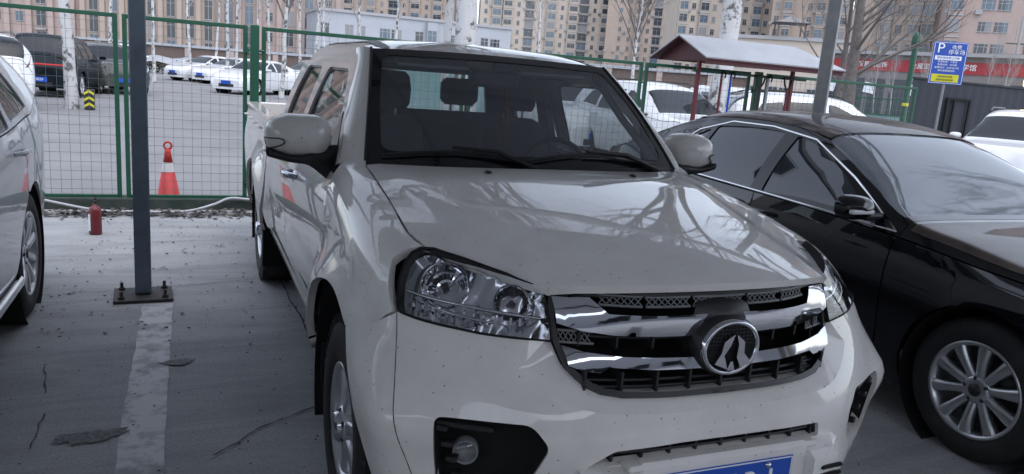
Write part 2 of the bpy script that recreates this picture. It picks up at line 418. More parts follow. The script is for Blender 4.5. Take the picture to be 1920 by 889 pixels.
# wings
RA = .49
def arc(h, a0, a1, n=26, ra=RA): return [(h[0]+ra*math.cos(R(a0+(a1-a0)*k/n)), h[1]+ra*math.sin(R(a0+(a1-a0)*k/n))) for k in range(n+1)]
tops = [(y, wing_top(y)) for y in [.56,.5,.4,.25,.1,-.05,-.2,-.30]]
def wt(y, z):
    lo, hi = .5, wing_top(y)
    for _ in range(30):
        m_ = (lo+hi)/2
        if wing(y, m_)[2] < z: lo = m_
        else: hi = m_
    return lo
_edge = []
for a_, z_ in [(.985,1.020),(.980,.995),(.975,.970),(.965,.945),(.955,.925),(.947,.909),(1.0,.876),(1.04,.852),(1.08,.831),(1.13,.806)]:
    y_ = fascia(a_, z_)[1]+.003; _edge.append((y_, wt(y_, z_-(.001 if a_ > .99 else -.001))))
wing_out = [(.47,.47),(.47,.80),(.47,1.03),(.50,1.10)]+tops+[(-.308,wt(-.308,1.043))]+_edge+[(-.283,.803)]
wing_out += [q for q in arc(HUBF, 119, 13)]
both('front_wing', wing, wing_out, PT, tk, h=.032, rim=.028)
# wheel-arch liners
for hb in (HUBF, HUBR):
    for s in (-1, 1):
        mb = MB(); mb.grid([[(s*x, hb[0]+.475*math.cos(t), hb[1]+.475*math.sin(t)) for t in [PI*(-.12+1.24*k/20) for k in range(21)]] for x in (.88,.55)])
        mb.grid([[(s*.55, hb[0]+r_*math.cos(t), hb[1]+r_*math.sin(t)) for t in [PI*(-.12+1.24*k/20) for k in range(21)]] for r_ in (.475,.02)]); mb.build('arch_liner', M['gap'], tk)
# doors, lower halves
side = lambda y, z: (side_x(y, z), y, z)
belt = lambda y: 1.135+.012*(y-.5)
CR = 2.66
fd = [(.478,.50),(1.655,.50),(1.655,belt(1.6)),(.62,belt(.6)),(.555,1.115),(.478,1.03)]
def door_arch(): return [(q[0], q[1]) for q in arc((HUBR[0], HUBR[1]), 171, 150, 8, .535)]
rd = [(1.663,.50),(2.60,.50)]+[(2.652,.60),(2.652,belt(2.6)),(1.663,belt(1.66))]
for d, poly in (('front_door', fd), ('rear_door', rd)):
    pr = both(d, side, poly, PT, tk, h=.04, rim=.02)
    for s, o in zip((1,-1), pr):
        hy = (1.40 if d == 'front_door' else 2.42)
        mb = MB(); x0 = side_x(hy, 1.01)
        mb.tube([(s*(x0-.005), hy-.10, 1.015), (s*(x0+.035), hy-.07, 1.02), (s*(x0+.045), hy, 1.02), (s*(x0+.035), hy+.07, 1.02), (s*(x0-.005), hy+.10, 1.015)], [.014,.016,.017,.016,.014], 8)
        mb.sphere((s*(x0-.006), hy, 1.0), (.014,.07,.035)); mb.build('door_handle', M['chrome'] if d == 'front_door' else PT, o)
# rocker / sill trim
both('sill', lambda y, z: (cr([(.34,.70),(.40,.80),(.44,.835),(.492,.845)], z), y, z), [(.46,.36),(2.70,.36),(2.70,.492),(.46,.492)], PT, tk, h=.05, rim=.01)
# cab upper shell: window frames and pillars
CABF = lambda z: cr([(1.12,.60),(1.195,.60),(1.40,.84),(1.56,1.04),(1.62,1.12)], z)
shell = [(CABF(1.14)+.03,1.14)]+[(y, belt(y)+.004) for y in (1.0,1.6,2.2,2.652)]+[(CR+.0,1.3),(CR-.01,1.45),(CR-.04,1.56),(CABF(1.56),1.56),(CABF(1.45),1.45),(CABF(1.3),1.3)]
fw = roundp([(.735,1.165),(1.70,1.175),(1.70,1.40),(1.66,1.535),(1.13,1.535),(.90,1.38)], .05)
rw = roundp([(1.83,1.18),(2.47,1.19),(2.45,1.40),(2.36,1.535),(1.86,1.535)], .05)
cs = both('cab_frame', side, shell, PT, tk, holes=[fw, rw], h=.045, rim=.02)
for wname, poly in (('front_side_window', fw), ('rear_side_window', rw)):
    for o in both(wname, side, poly, M['side_glass'], tk, h=.08, rim=0, off=-.016): pass
    big = []
    c = Vector((sum(p[0] for p in poly)/len(poly), sum(p[1] for p in poly)/len(poly)))
    inn = [tuple(c+(Vector(p)-c)*.955) for p in poly]
    both('window_seal', side, [tuple(c+(Vector(p)-c)*.998) for p in poly], M['blackpl'], tk, holes=[inn], h=.06, rim=.0, off=-.011, grid=False)
# windscreen
def wsf(a, s):
    xb, xt = .700, .578; x = a*(xb+(xt-xb)*s)
    y = (.315+.19*a*a)*(1-s)+(.985+.05*a*a)*s; z = (1.203-.010*a*a)*(1-s)+(1.640-.012*a*a)*s
    b = .022*math.sin(PI*min(1,max(0,s))); return (x, y-b*.5, z+b)
WSREF = (0, 1.6, .9)
gl_in = roundp([(-.93,.085),(.93,.085),(.945,.5),(.925,.925),(-.925,.925),(-.945,.5)], .07)
wso = [(-1,-.02)]+[(-1+.1*k,-.02) for k in range(1,21)]+[(1-.1*k,1.0) for k in range(21)]
ws_glass = panel('windscreen', wsf, wso, M['glass'], tk, h=.09, rim=0, ref=WSREF)
panel('windscreen_border', wsf, [(a*1.004, s) for a, s in wso], M['frit'], tk, holes=[gl_in], h=.05, rim=.006, off=.003, ref=WSREF)
# sticker on the glass, in the corner
panel('sticker', wsf, [(-.865+.055*math.cos(2*PI*k/20), .875+.028*math.sin(2*PI*k/20)) for k in range(20)], M['blackpl'], ws_glass, h=.03, rim=0, off=-.004, ref=WSREF)
# A pillars: strip from the windscreen edge round to the cab shell
for s in (1,-1):
    rows = []
    for k in range(15):
        q = -.03+1.03*k/14; A = Vector(wsf(1, q)); z = A.z-.008
        B = Vector((side_x(CABF(z), min(z,1.6)), CABF(z), z))
        n = Vector((.55,-.55,.5)).normalized()
        row = []
        for j in range(7):
            t = j/6; P = A.lerp(B, t)+n*(.018*math.sin(PI*t)+.004); row.append((s*P.x, P.y, P.z))
        rows.append(row)
    mb = MB(); mb.grid(rows, flip=(s > 0)); mb.build('a_pillar', PT, tk)
    mb = MB(); mb.tube([(s*(wsf(1,q)[0]+.004), wsf(1,q)[1]+.002, wsf(1,q)[2]+.004) for q in [k/12 for k in range(13)]], .007, 6); mb.build('windscreen_seal', M['blackpl'], tk)
# roof
def roof(y, q):
    """q: 0 at the drip edge, 1 on the centre line"""
    x, z = cr([(0,side_x(1.5,1.56),1.56),(.10,.612,1.612),(.22,.565,1.653),(.36,.48,1.676),(.65,.25,1.694),(1,0,1.700)], q)
    d = max(0, (1.42-y)/.42); zz = z-.062*d*d*min(1, .35+q)
    e = max(0, (y-2.3)/.36); zz -= .05*e*e
    return (x, y, zz)
ro = [(CABF(1.56)+.0,0)]+[(1.08,.08),(1.040,.2),(1.02,.36),(.995,.7),(.985,1.0)]+[(2.66,1.0),(2.66,.2),(2.62,0)]
def roof2(u, q): y = u; return roof(y, q)
for mrr in (False, True): panel('roof_half', roof2, ro, PT, tk, h=.05, rim=.0, mirror=mrr)
for s in (1,-1):
    mb = MB(); rows = []
    for k in range(18):
        y = 1.035+1.6*k/17; a = roof(y, .26); b = roof(y, .335)
        rows.append([(s*a[0], y, a[2]+.0035), (s*b[0], y, b[2]+.0035)])
    mb.grid(rows, flip=(s > 0)); mb.build('roof_drip_moulding', M['blackpl'], tk)
# join the windscreen header to the roof
mb = MB(); rows = []
for k in range(21):
    a = -1+.1*k; A = Vector(wsf(a, 1.0)); rows.append([tuple(A+Vector((0,-.002,.003))), (a*.585, A.y+.035, A.z+.018-.012*a*a)])
mb.grid(rows); mb.build('windscreen_header', PT, tk)
# cab rear wall with window
def rear(x, z): return (x, 2.655-.10*max(0, (z-1.12))/.5, z)
ro_ = [(-.80,.60),(.80,.60),(.83,1.05),(.80,1.15),(.66,1.5),(.60,1.60),(.45,1.645),(-.45,1.645),(-.60,1.60),(-.66,1.5),(-.80,1.15),(-.83,1.05)]
rwin = roundp([(-.60,1.13),(.60,1.13),(.52,1.55),(-.52,1.55)], .06)
panel('cab_rear_wall', rear, ro_, M['cabin'], tk, holes=[rwin], h=.1, rim=.03, ref=(0,0,1))
panel('rear_window', rear, rwin, glass_mat('rear_window_glass', (.72,.76,.76), .5), tk, h=.2, rim=0, off=-.012, ref=(0,0,1))
# cargo bed
bz = lambda y: 1.175+.0*y
bed = [(2.69,.52),(2.735,.50)]+arc(HUBR, 171, 10)+[(3.68,.50),(4.62,.53),(4.64,.80),(4.64,1.165),(2.69,1.165)]
def bedsurf(y, z):
    x = side_x(y, min(z, 1.02)) if z < 1.02 else side_x(y, 1.02)-.012*((z-1.02)/.145)
    return (x, y, z)
for o in both('bed_side', bedsurf, bed, PT, tk, h=.04, rim=.02): pass
for s in (1,-1):
    mb = MB(); mb.box((s*.807, 3.665, 1.165), (.095,1.95,.03), bev=.012); mb.box((s*.765, 3.665, .92), (.012,1.93,.48)); mb.build('bed_rail', PT, tk)
    for k in range(4):
        mb = MB(); y = 2.95+.42*k; mb.tube([(s*.868,y,1.10),(s*.892,y,1.10),(s*.892,y+.10,1.10),(s*.868,y+.10,1.10)], .007, 6); mb.build('tie_hook', PT, tk)
mb = MB(); mb.box((0,3.66,.70), (1.5,1.94,.03)); mb.box((0,2.71,.93), (1.5,.03,.47), bev=.01); mb.build('bed_floor', M['blackpl'], tk)
mb = MB(); mb.box((0,4.63,.93), (1.50,.035,.50), bev=.01); mb.build('tailgate', PT, tk)
# chassis shadow block and axles
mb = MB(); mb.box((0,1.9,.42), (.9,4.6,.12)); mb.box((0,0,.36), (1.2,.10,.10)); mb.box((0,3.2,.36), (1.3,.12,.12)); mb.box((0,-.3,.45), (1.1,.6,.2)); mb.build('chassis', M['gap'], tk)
# ---------------------------------------------------------------- pickup: front end
def arch_a(z):
    lo, hi = .95, 1.6
    for _ in range(30):
        m_ = (lo+hi)/2; p = fascia(m_, z)
        if math.hypot(p[1]-HUBF[0], z-HUBF[1]) > RA+.005: lo = m_
        else: hi = m_
    return lo
# bumper cover, with the openings cut out
mouth = [(.475,.893),(.463,.86),(.452,.835),(.425,.812),(.395,.792),(.36,.779),(.30,.771),(.15,.767),(0,.766)]
out_cheek = [(.500,.893),(.575,.825),(.535,.795),(.480,.768),(.430,.750),(.375,.738),(.30,.733),(.15,.731),(0,.731)]
LFT = lambda L: [(-a, z) for a, z in L]
hl_low = [(.500,.893),(.58,.893),(.70,.895),(.82,.901),(.945,.908)]
seam = [(.95,.905),(1.0,.875),(1.08,.830),(arch_a(.80),.803)]
arch_edge = [(arch_a(z), z) for z in (.77,.73,.69,.64,.58,.52,.46,.41)]
low = [(arch_a(.40)-.02,.385),(.95,.315),(.80,.262),(.6,.25),(.3,.25),(0,.25)]
half = hl_low+seam+arch_edge+low
bump_out = out_cheek[::-1][:-1]+half
bump_out = bump_out+[(-a, z) for a, z in bump_out[::-1][1:-1]]
fog = roundp([(.785,.700),(.545,.705),(.500,.650),(.535,.560),(.64,.47),(.785,.48)], .022)
fogL = [(-a, z) for a, z in fog]
slot = roundp([(-.405,.596),(-.335,.642),(-.15,.653),(.15,.653),(.338,.648),(.352,.600),(.15,.612),(-.15,.612)], .012)
fogR = fog
vent = roundp([(.865,.665),(.985,.640),(1.055,.50),(1.06,.44),(.985,.385),(.89,.46)], .02)
bp_ = panel('front_bumper', fascia, bump_out, PT, tk, holes=[fog, fogL, slot], h=.030, rim=.035)
# chamfer from the outer cheek line into the grille mouth
def cheek_pts(outer, inner, s):
    rows = []
    n = 24
    def samp(L, t):
        f = t*(len(L)-1); i = min(len(L)-2, int(f)); u = f-i; return (L[i][0]*(1-u)+L[i+1][0]*u, L[i][1]*(1-u)+L[i+1][1]*u)
    for k in range(n+1):
        t = k/n; A = samp(outer, t); B = samp(inner, t)
        a = Vector(fascia(A[0], A[1])); b = Vector(fascia(B[0], B[1]))+Vector((0,.022,0))
        rows.append([(s*p.x, p.y, p.z) for p in (a, a.lerp(b,.33), a.lerp(b,.66), b, b+Vector((0,.05,0)))])
    return rows
mb = MB()
mb.grid(cheek_pts(out_cheek, mouth, 1)); mb.grid(cheek_pts(out_cheek, mouth, -1), flip=True); mb.build('grille_surround', PT, bp_, angle=35)
for s in (1,-1):
    mb = MB(); mb.tube([tuple(Vector(fascia(s*(.946-.105*(k/16)**.8), .903-.403*k/16))+Vector((0,.0004,0))) for k in range(17)], .0013, 5, cap=False); mb.build('panel_seam', GAP, bp_)
# black pockets behind the openings
def pocket(poly, depth, name, parent, m=M['blackpl']):
    mb = MB(); n = len(poly); rows = []
    c = (sum(p[0] for p in poly)/n, sum(p[1] for p in poly)/n)
    for (k, d) in ((1.0,.008),(.92,depth),(.01,depth)):
        rows.append([tuple(Vector(fascia(c[0]+(a-c[0])*k, c[1]+(z-c[1])*k))+Vector((0, d, 0))-Vector((.35*d*(1 if a > 0 else -1) if abs(c[0]) > .4 else 0, 0, 0))) for a, z in poly])
    mb.grid(rows, close=True, flip=c[0] >= 0); return mb.build(name, m, parent)
for s, pl in ((1, fog), (-1, fogL)):
    pk = pocket(pl, .09, 'fog_lamp_pocket', bp_, M['gap'])
    P = Vector(fascia(s*.685,.585))+Vector((0,.065,0))
    d = Vector((s*.35,-.93,0)).normalized()
    mb = MB()
    q = Matrix.Translation(P) @ d.to_track_quat('Z','Y').to_matrix().to_4x4()
    tmp = MB(); tmp.lathe([(.001,-.012),(.018,-.004),(.027,.008),(.030,.012),(.034,.012),(.034,-.02)], n=24); mb.add([q @ Vector(v) for v in tmp.v], tmp.f, True)
    fl = mb.build('fog_lamp', M['grey_post'], tk)
    tmp = MB(); tmp.lathe([(.0005,.022),(.012,.020),(.022,.016),(.030,.010)], n=24); mb = MB(); mb.add([q @ Vector(v) for v in tmp.v], tmp.f, True); mb.build('lens', M['lens'], fl)
    # daytime-lamp steps at the outer end of the pocket
    mb = MB()
    for k in range(4):
        Q = Vector(fascia(s*(.755-.012*k), .665-.045*k))+Vector((0,.03,0)); MB().box(Q, (.030,.03,.014), rz=s*.6, bev=.003).build('pocket_step', M['blackpl'], tk)
    Q = Vector(fascia(s*.70,.672))+Vector((0,.035,0)); mb.box(Q, (.15,.02,.014), rz=s*.55, bev=.004)
    mb.build('pocket_trim', M['blackpl'], tk)
sl = pocket(slot, .07, 'lower_intake', bp_)
mb = MB()
for k in range(9):
    a = -.33+.083*k; P = fascia(a,.63); mb.box((P[0], P[1]+.035, .628), (.008,.03,.05))
P0 = [fascia(-.36+.045*k, .628) for k in range(16)]; mb.tube([(p[0], p[1]+.022, p[2]) for p in P0], .004, 6); mb.build('intake_bars', M['blackpl'], sl)
# plate carrier, licence plate and pods either side
mb = MB(); mb.box((0,-.880,.530), (.56,.05,.17), bev=.012); mb.box((0,-.878,.603), (.62,.05,.018), bev=.006); mb.build('plate_carrier', PT, tk, angle=30)
for s in (1,-1):
    rows = []
    for (dx, z) in ((0,.59),(.0,.575),(.01,.40),(.0,.36)):
        rows.append([(s*.265,-.885,z),(s*(.275),-.915-(.0 if z > .58 else .02),z),(s*(.37),-.905-(.0 if z > .58 else .02),z),(s*.425,-.86,z)])
    mb = MB(); mb.grid(rows, smooth=False, flip=s > 0)
    mb.grid([[(s*.265,-.84,.60),(s*.275,-.85,.602),(s*.37,-.84,.602),(s*.43,-.82,.60)], rows[0]], smooth=False, flip=s > 0)
    pod = mb.build('bumper_pod', PT, tk)
    for k in range(4):
        mb = MB(); mb.box((s*.345,-.932,.545-.024*k), (.075,.012,.011), bev=.003, tilt=Matrix.Rotation(-.05*s,3,'Y')); mb.build('vent_slot', M['gap'], pod)
lp = MB().box((0,-.908,.514), (.44,.004,.14), bev=.001).build('licence_plate', M['plate_blue'], tk)
mb = MB()
for (x, z, a, b) in ((0,.5805,.432,.003),(0,.4475,.432,.003),(-.2145,.514,.003,.130),(.2145,.514,.003,.130)): mb.box((x,-.9108,z), (a,.002,b))
mb.build('plate_border', M['plate_white'], lp)
text_mesh('plate_digits', 'BR J', .118, M['plate_white'], lp, (.075,-.912,.509), sx=.80)
for x in (-.13,.13):
    mb = MB(); mb.lathe([(.0001,-.008),(.006,-.007),(.009,0)], (x,-.912,.567), 'Y', 10); mb.build('screw', M['chrome'], lp)
# ---- grille
off = lambda a, z, d: tuple(Vector(fascia(a, z))+Vector((0, d, 0)))
mb = MB(); mb.grid([[(x, -.60, z) for x in (-.5,0,.5)] for z in (.70,.88,1.03)], flip=True); mb.grid([[(x, y, .765) for x in (-.45,0,.45)] for y in (-.78,-.55)]); gr = mb.build('grille', M['gap'], tk)
frame_o = [(.475,1.018),(.482,.96),(.475,.893)]+mouth[1:]
fo = frame_o+[(-a, z) for a, z in frame_o[::-1][1:]]+[(-.42,1.024),(-.2,1.034),(0,1.038),(.2,1.034),(.42,1.024)]
cc = (0,.9)
fi = [(a*.965, .9+(z-.9)*(.90 if z < .9 else .88)) for a, z in fo]
panel('grille_frame', fascia, fo, M['blackpl'], gr, holes=[fi], h=.03, rim=.04, off=-.004, grid=False)
def bar(name, poly, m, d=.0, rim=.03, h=.03, bul=0):
    zc = sum(p[1] for p in poly)/len(poly); zr = max(p[1] for p in poly)-min(p[1] for p in poly)
    def S(a, z):
        p = fascia(a, z); t = (z-zc)/(zr/2+1e-6); return (p[0], p[1]+d-bul*(1-min(1,t*t)), p[2])
    return panel(name, S, poly, m, gr, h=h, rim=rim)
up_top = [(.470,1.005),(.40,1.012),(.372,1.010),(.332,.974),(.20,.974),(0,.977)]
up_bot = [(0,.918),(.20,.918),(.32,.919),(.40,.927),(.466,.942)]
bar('chrome_bar', up_top+[(-a, z) for a, z in up_top[::-1][1:]]+[(-a, z) for a, z in up_bot[::-1][:-1]]+up_bot, M['chrome'], d=-.004, bul=.012)
lo_top = [(.455,.888),(.40,.876),(.30,.868),(.1,.864),(0,.863)]
lo_bot = [(0,.833),(.2,.835),(.335,.842),(.360,.826),(.40,.829),(.444,.842)]
bar('chrome_bar', lo_top+[(-a, z) for a, z in lo_top[::-1][1:]]+[(-a, z) for a, z in lo_bot[::-1][:-1]]+lo_bot, M['chrome'], d=-.002, bul=.010)
def mesh_strip(name, a0, a1, z0, z1, d, step=.018, r=.0018):
    mb = MB(); n = int((a1-a0)/step)
    for k in range(n):
        for (s0, s1) in ((0,1),(1,0)):
            A = off(a0+k*step, z0+(z1-z0)*s0, d); Cc = off(a0+(k+1)*step, z0+(z1-z0)*s1, d); mb.tube([A, Cc], r, 4, cap=False)
    mb.tube([off(a0+(a1-a0)*k/12, z1+.003, d) for k in range(13)], .004, 6); mb.tube([off(a0+(a1-a0)*k/12, z0-.003, d) for k in range(13)], .004, 6)
    return mb.build(name, M['grey_post'], gr)
for (a0, a1) in ((-.345,-.235),(-.225,-.095),(.095,.215),(.225,.335)):
    mesh_strip('mesh_insert', a0, a1, .9935, 1.012, .008)
mesh_strip('mesh_insert', -.085, .085, .9935, 1.012, .008)
mesh_strip('mesh_insert', -.452, -.36, .892, .915, .02, .014); mesh_strip('mesh_insert', .36, .452, .892, .915, .02, .014)
mb = MB()
for k in range(9):
    a = -.40+.10*k
    for (z0, z1) in ((.880,.920),(.775,.830),(.985,1.02)):
        A = off(a, z0, .03); B_ = off(a, z1, .03); mb.box(((A[0]+B_[0])/2, A[1]+.02, (z0+z1)/2), (.007,.06,z1-z0))
for z in (.905,.80,.785): mb.tube([off(-.42+.042*k, z, .03) for k in range(21)], .005, 6)
mb.build('grille_vanes', M['blackpl'], gr)
# badge: dark hood over the bars, oval chrome ring with a twin-peaked mark on black mesh
def ell(rx, rz, y, n=40, ph=0): return [(rx*math.cos(2*PI*k/n), y, .893+rz*math.sin(2*PI*k/n)) for k in range(n)]
mb = MB(); mb.grid([ell(.105,.088,-.76), ell(.103,.086,-.80), ell(.099,.083,-.835), ell(.092,.076,-.846)], close=True)
mb.grid([[(-.105,-.77,.90),(-.10,-.80,.955),(-.085,-.79,.995),(-.06,-.76,1.012)],[(0,-.80,.90),(0,-.835,.965),(0,-.82,.990),(0,-.78,1.014)],[(.105,-.77,.90),(.10,-.80,.955),(.085,-.79,.995),(.06,-.76,1.012)]])
bd = mb.build('badge_housing', M['blackpl'], gr, recalc=True)
mb = MB(); mb.grid([ell(.094,.078,-.842), ell(.092,.076,-.854), ell(.086,.071,-.858), ell(.080,.065,-.854), ell(.079,.064,-.846)], close=True); mb.build('badge_ring', M['chrome'], bd, recalc=True)
mb = MB(); n = 40; mb.add(ell(.081,.066,-.848), [tuple(range(40))]); mb.build('badge_backing', M['gap'], bd)
bf = lambda u, v, w: (u, w, .893+v)
mb = MB()
mb.prism([(.002,.042),(.030,.020),(.033,-.012),(.058,-.038),(.028,-.056),(.010,-.022),(.012,.012)], -.852, -.866, bf)
mb.prism([(-.002,.042),(-.012,.012),(-.030,-.016),(-.014,-.056),(-.058,-.038),(-.040,-.010),(-.034,.022)][::-1], -.852, -.864, bf)
mb.prism([(-.012,-.060),(.012,-.060),(.004,-.036),(-.004,-.036)], -.851, -.860, bf)
mb.build('badge_mark', M['chrome'], bd, recalc=True)
mb = MB()
for k in range(-6,7):
    x = k*.012; zz = .062*math.sqrt(max(0,1-(x/.078)**2)); mb.box((x,-.850,.893+zz*.5), (.002,.002,zz))
    z = k*.010; 
    if z > 0: xx = .076*math.sqrt(max(0,1-(z/.064)**2)); mb.box((0,-.850,.893+z), (2*xx,.002,.002))
mb.build('badge_mesh', M['dark_metal'], bd)
# ---- headlights
hl = [(.478,.893),(.478,.95),(.484,1.008),(.52,1.026),(.62,1.043),(.78,1.056),(.88,1.060),(.930,1.053),(.965,1.038),(.982,1.015),(.977,.970),(.955,.925),(.942,.910),(.82,.902),(.70,.896)]
M['reflector'] = mat('lamp_reflector', (.72,.73,.76), .07, 1)
M['lampgrey'] = mat('lamp_inner_chrome', (.62,.63,.66), .16, .85)
def inv(P, n): return P-n*0
for s in (1,-1):
    hroot = panel('headlight', fascia, hl, M['lens'], tk, h=.03, rim=.0, off=.004, mirror=(s < 0))
    c = (.74,.985)
    shr = [(c[0]+(a-c[0])*.985, c[1]+(z-c[1])*.965) for a, z in hl]
    panel('seal', fascia, hl, M['gap'], hroot, holes=[[(c[0]+(a-c[0])*.980, c[1]+(z-c[1])*.955) for a, z in hl]], h=.03, rim=.03, off=.006, mirror=(s < 0), grid=False)
    # inner tray: stepped reflector floor
    def tray(a, z):
        P, nn = surf_normal(fascia, a, z, CAR_REF); d = .050+.008*math.sin(a*30+z*14)*math.sin(z*44)+(.004 if math.sin(a*95+z*45) > 0 else -.002)
        d *= smooth(1.085, 1.03, z); d = d if abs(a) < .88 else d+(.045-d)*smooth(.88,.93,abs(a)); return tuple(P-nn*d)
    panel('reflector_tray', tray, shr, M['lampgrey'], hroot, h=.014, rim=-.028, mirror=(s < 0))
    def at(a, z, d):
        p = Vector(fascia(a, z)); return Vector((s*p.x*.99, p.y+d, p.z))
    def bowl(a, z, r, depth, nm, squash=1.0):
        cen = at(a, z, .036); e = 1e-2
        nn = surf_normal(fascia, a, z, CAR_REF)[1]; dr = (Vector((s*nn.x, nn.y, nn.z))*.62+Vector((s*.12,-1,.05))*.38).normalized(); cen = at(a, z, 0)-dr*.024
        q = Matrix.Translation(cen) @ dr.to_track_quat('Z','Y').to_matrix().to_4x4()
        t = MB(); t.lathe([(.004,-depth),(r*.45,-depth*.80),(r*.75,-depth*.45),(r*.95,-.006),(r,.004),(r*1.05,.007),(r*1.09,.002),(r*1.10,-.012)], n=22)
        b = MB(); b.add([q @ Vector(v) for v in t.v], t.f, False); bo = b.build(nm, M['reflector'], hroot, recalc=True)
        t = MB(); t.lathe([(.0005,-depth*.1),(r*.13,-depth*.12),(r*.17,-depth*.22),(r*.16,-depth*.8)], n=20)
        b = MB(); b.add([q @ Vector(v) for v in t.v], t.f, True)
        b.build('bulb_cap', M['dark_metal'], bo, recalc=True)
        t = MB()
        for k in range(5):
            an = 2*PI*k/5+.3; t.box((math.cos(an)*r*.72, math.sin(an)*r*.72, -depth*.35), (r*.05, r*.42, .004), rz=an)
        b = MB(); b.add([q @ Vector(v) for v in t.v], t.f); b.build('facet_ribs', M['dark_metal'], bo)
    bowl(.832,.992,.064,.045,'main_reflector'); bowl(.604,.976,.046,.04,'side_reflector')
    mb = MB()
    for k in range(12):
        a = .56+.030*k; mb.box(at(a,.925,.035), (.006,.02,.022), rz=s*.5)
    mb.build('turn_signal_ribs', M['reflector'], hroot)
    mb = MB(); mb.tube([at(.50+.036*k,.940+.0012*k,.022) for k in range(13)], .005, 6); mb.tube([at(.66+.03*k,.920+.0004*k*k,.016) for k in range(9)], .003, 6); mb.build('lamp_divider', M['chrome'], hroot)
# ---- washer jets and wipers
for x in (-.31,.31):
    mb = MB(); y = .22; mb.sphere((x, y, hood_z(x, y)+.004), (.014,.018,.007)); mb.build('washer_jet', M['blackpl'], tk)
def wp(a, s, d): P = Vector(wsf(a, s)); return P+Vector((0,-.5,.85))*d
mb = MB(); mb.grid([[(a*.72,.29+.20*a*a,1.175) for a in [-1+.1*k for k in range(21)]],[tuple(wp(a,.02,.004)) for a in [-1+.1*k for k in range(21)]]]); mb.build('cowl_panel', M['blackpl'], tk)
for (a0, a1, s1) in ((-.93,-.12,.085),(-.18,.80,.11)):
    mb = MB(); pv = wp(a1 if a0 < -.5 else a1, -.01, .016)
    n = 12
    mb.tube([wp(a0+(a1-a0)*k/n, .035+(s1-.035)*math.sin(PI*k/n)*.9, .016) for k in range(n+1)], [.006]*(n+1), 6)
    mb.tube([wp(a0+(a1-a0)*.45, .06+s1*.4, .028), wp(a0+(a1-a0)*.75, .05+.3*s1, .03), pv], [.007,.009,.012], 6)
    mb.tube([wp(a0+(a1-a0)*k/n*1.0, .030+(s1-.035)*math.sin(PI*k/n)*.9, .005) for k in range(n+1)], .004, 4); mb.build('wiper', M['blackpl'], tk)
# ---- mirrors
for s in (-1,1):
    def mrow(t, kx=1.0, kz=1.0, y=0):
        return (s*(.925+.128*kx*abs(math.cos(t))**.55*(1 if math.cos(t) > 0 else -1)), y, 1.265+.085*kz*abs(math.sin(t))**.7*(1 if math.sin(t) > 0 else -1)*(1.0 if math.cos(t) < .3 else .92))
    rows = []
    for (k, dy) in ((.02,-.078),(.35,-.074),(.62,-.062),(.85,-.036),(.96,-.008),(1.0,.03),(.97,.06)):
        rows.append([mrow(2*PI*j/32, k, k, .70+dy+.03*(0)) for j in range(32)])
    for r_ in rows:
        for j, p in enumerate(r_): r_[j] = (p[0], p[1]+.05*max(0, abs(p[0])-.9), p[2]) 
    mir = MB().grid(rows, close=True).build('door_mirror', PT, tk, recalc=True)
    mb = MB(); mb.grid([[mrow(2*PI*j/32,.95,.93,.752) for j in range(32)], [mrow(2*PI*j/32,.01,.01,.752) for j in range(32)]], close=True); mb.build('mirror_glass', M['chrome'], mir)
    mb = MB()      # black lower shell and arm to the door
    rows = []
    for j in range(15):
        t = j/14; x = 1.045-.265*t; w = .05 if t < .6 else .05-.03*(t-.6)/.4
        zt = 1.215-.03*math.sin(PI*min(1,t*1.2))+(.02*t); zb = 1.185-.010*t-.085*smooth(.5,1,t)*1.0-.02*math.sin(PI*t)
        rows.append([(s*x,.70-w,zt),(s*x,.70-w*1.1,(zt+zb)/2),(s*x,.70-w*.8,zb),(s*x,.70+w*.8,zb),(s*x,.70+w,(zt+zb)/2),(s*x,.70+w,zt)])
    mb.grid(rows, close=True); mb.build('mirror_arm', M['blackpl'], mir, recalc=True)
    sail = [(.665,1.14),(.90,1.165),(.80,1.36)]
    mb = MB(); mb.prism([(.61,1.135),(.90,1.150),(.845,1.36)], .0, .022, lambda u, v, w: (s*(side_x(u, v)+.004-w), u, v)); mb.build('mirror_sail', M['blackpl'], mir, recalc=True)
    mb = MB(); rr = []
    for k in (.50,.62,.74,.84,.91,.96,.985):
        dy = cr([(0,-.078),(.35,-.074),(.62,-.062),(.85,-.036),(.96,-.008),(1,.03)], k); row = []
        for t_ in (-.60,-.45,-.30,-.17,-.06):
            if k < .6: t_ = -.32+(t_+.32)*.5
            p = mrow(t_, k, k, .70+dy); row.append((p[0]+s*.002, p[1]+.05*max(0, abs(p[0])-.9)-.003, p[2]))
        rr.append(row)
    mb.grid(rr); edge = [r_[0] for r_ in rr]+rr[-1][1:]+[r_[-1] for r_ in rr[::-1]][1:]+rr[0][::-1][1:]; MB().tube([(p[0],p[1]-.001,p[2]) for p in edge], .0022, 4, cap=False).build('indicator_seal', M['gap'], mir)
    mb.build('indicator_lamp', mat('indicator_lens', (.55,.54,.52), .2, coat=1), mir)
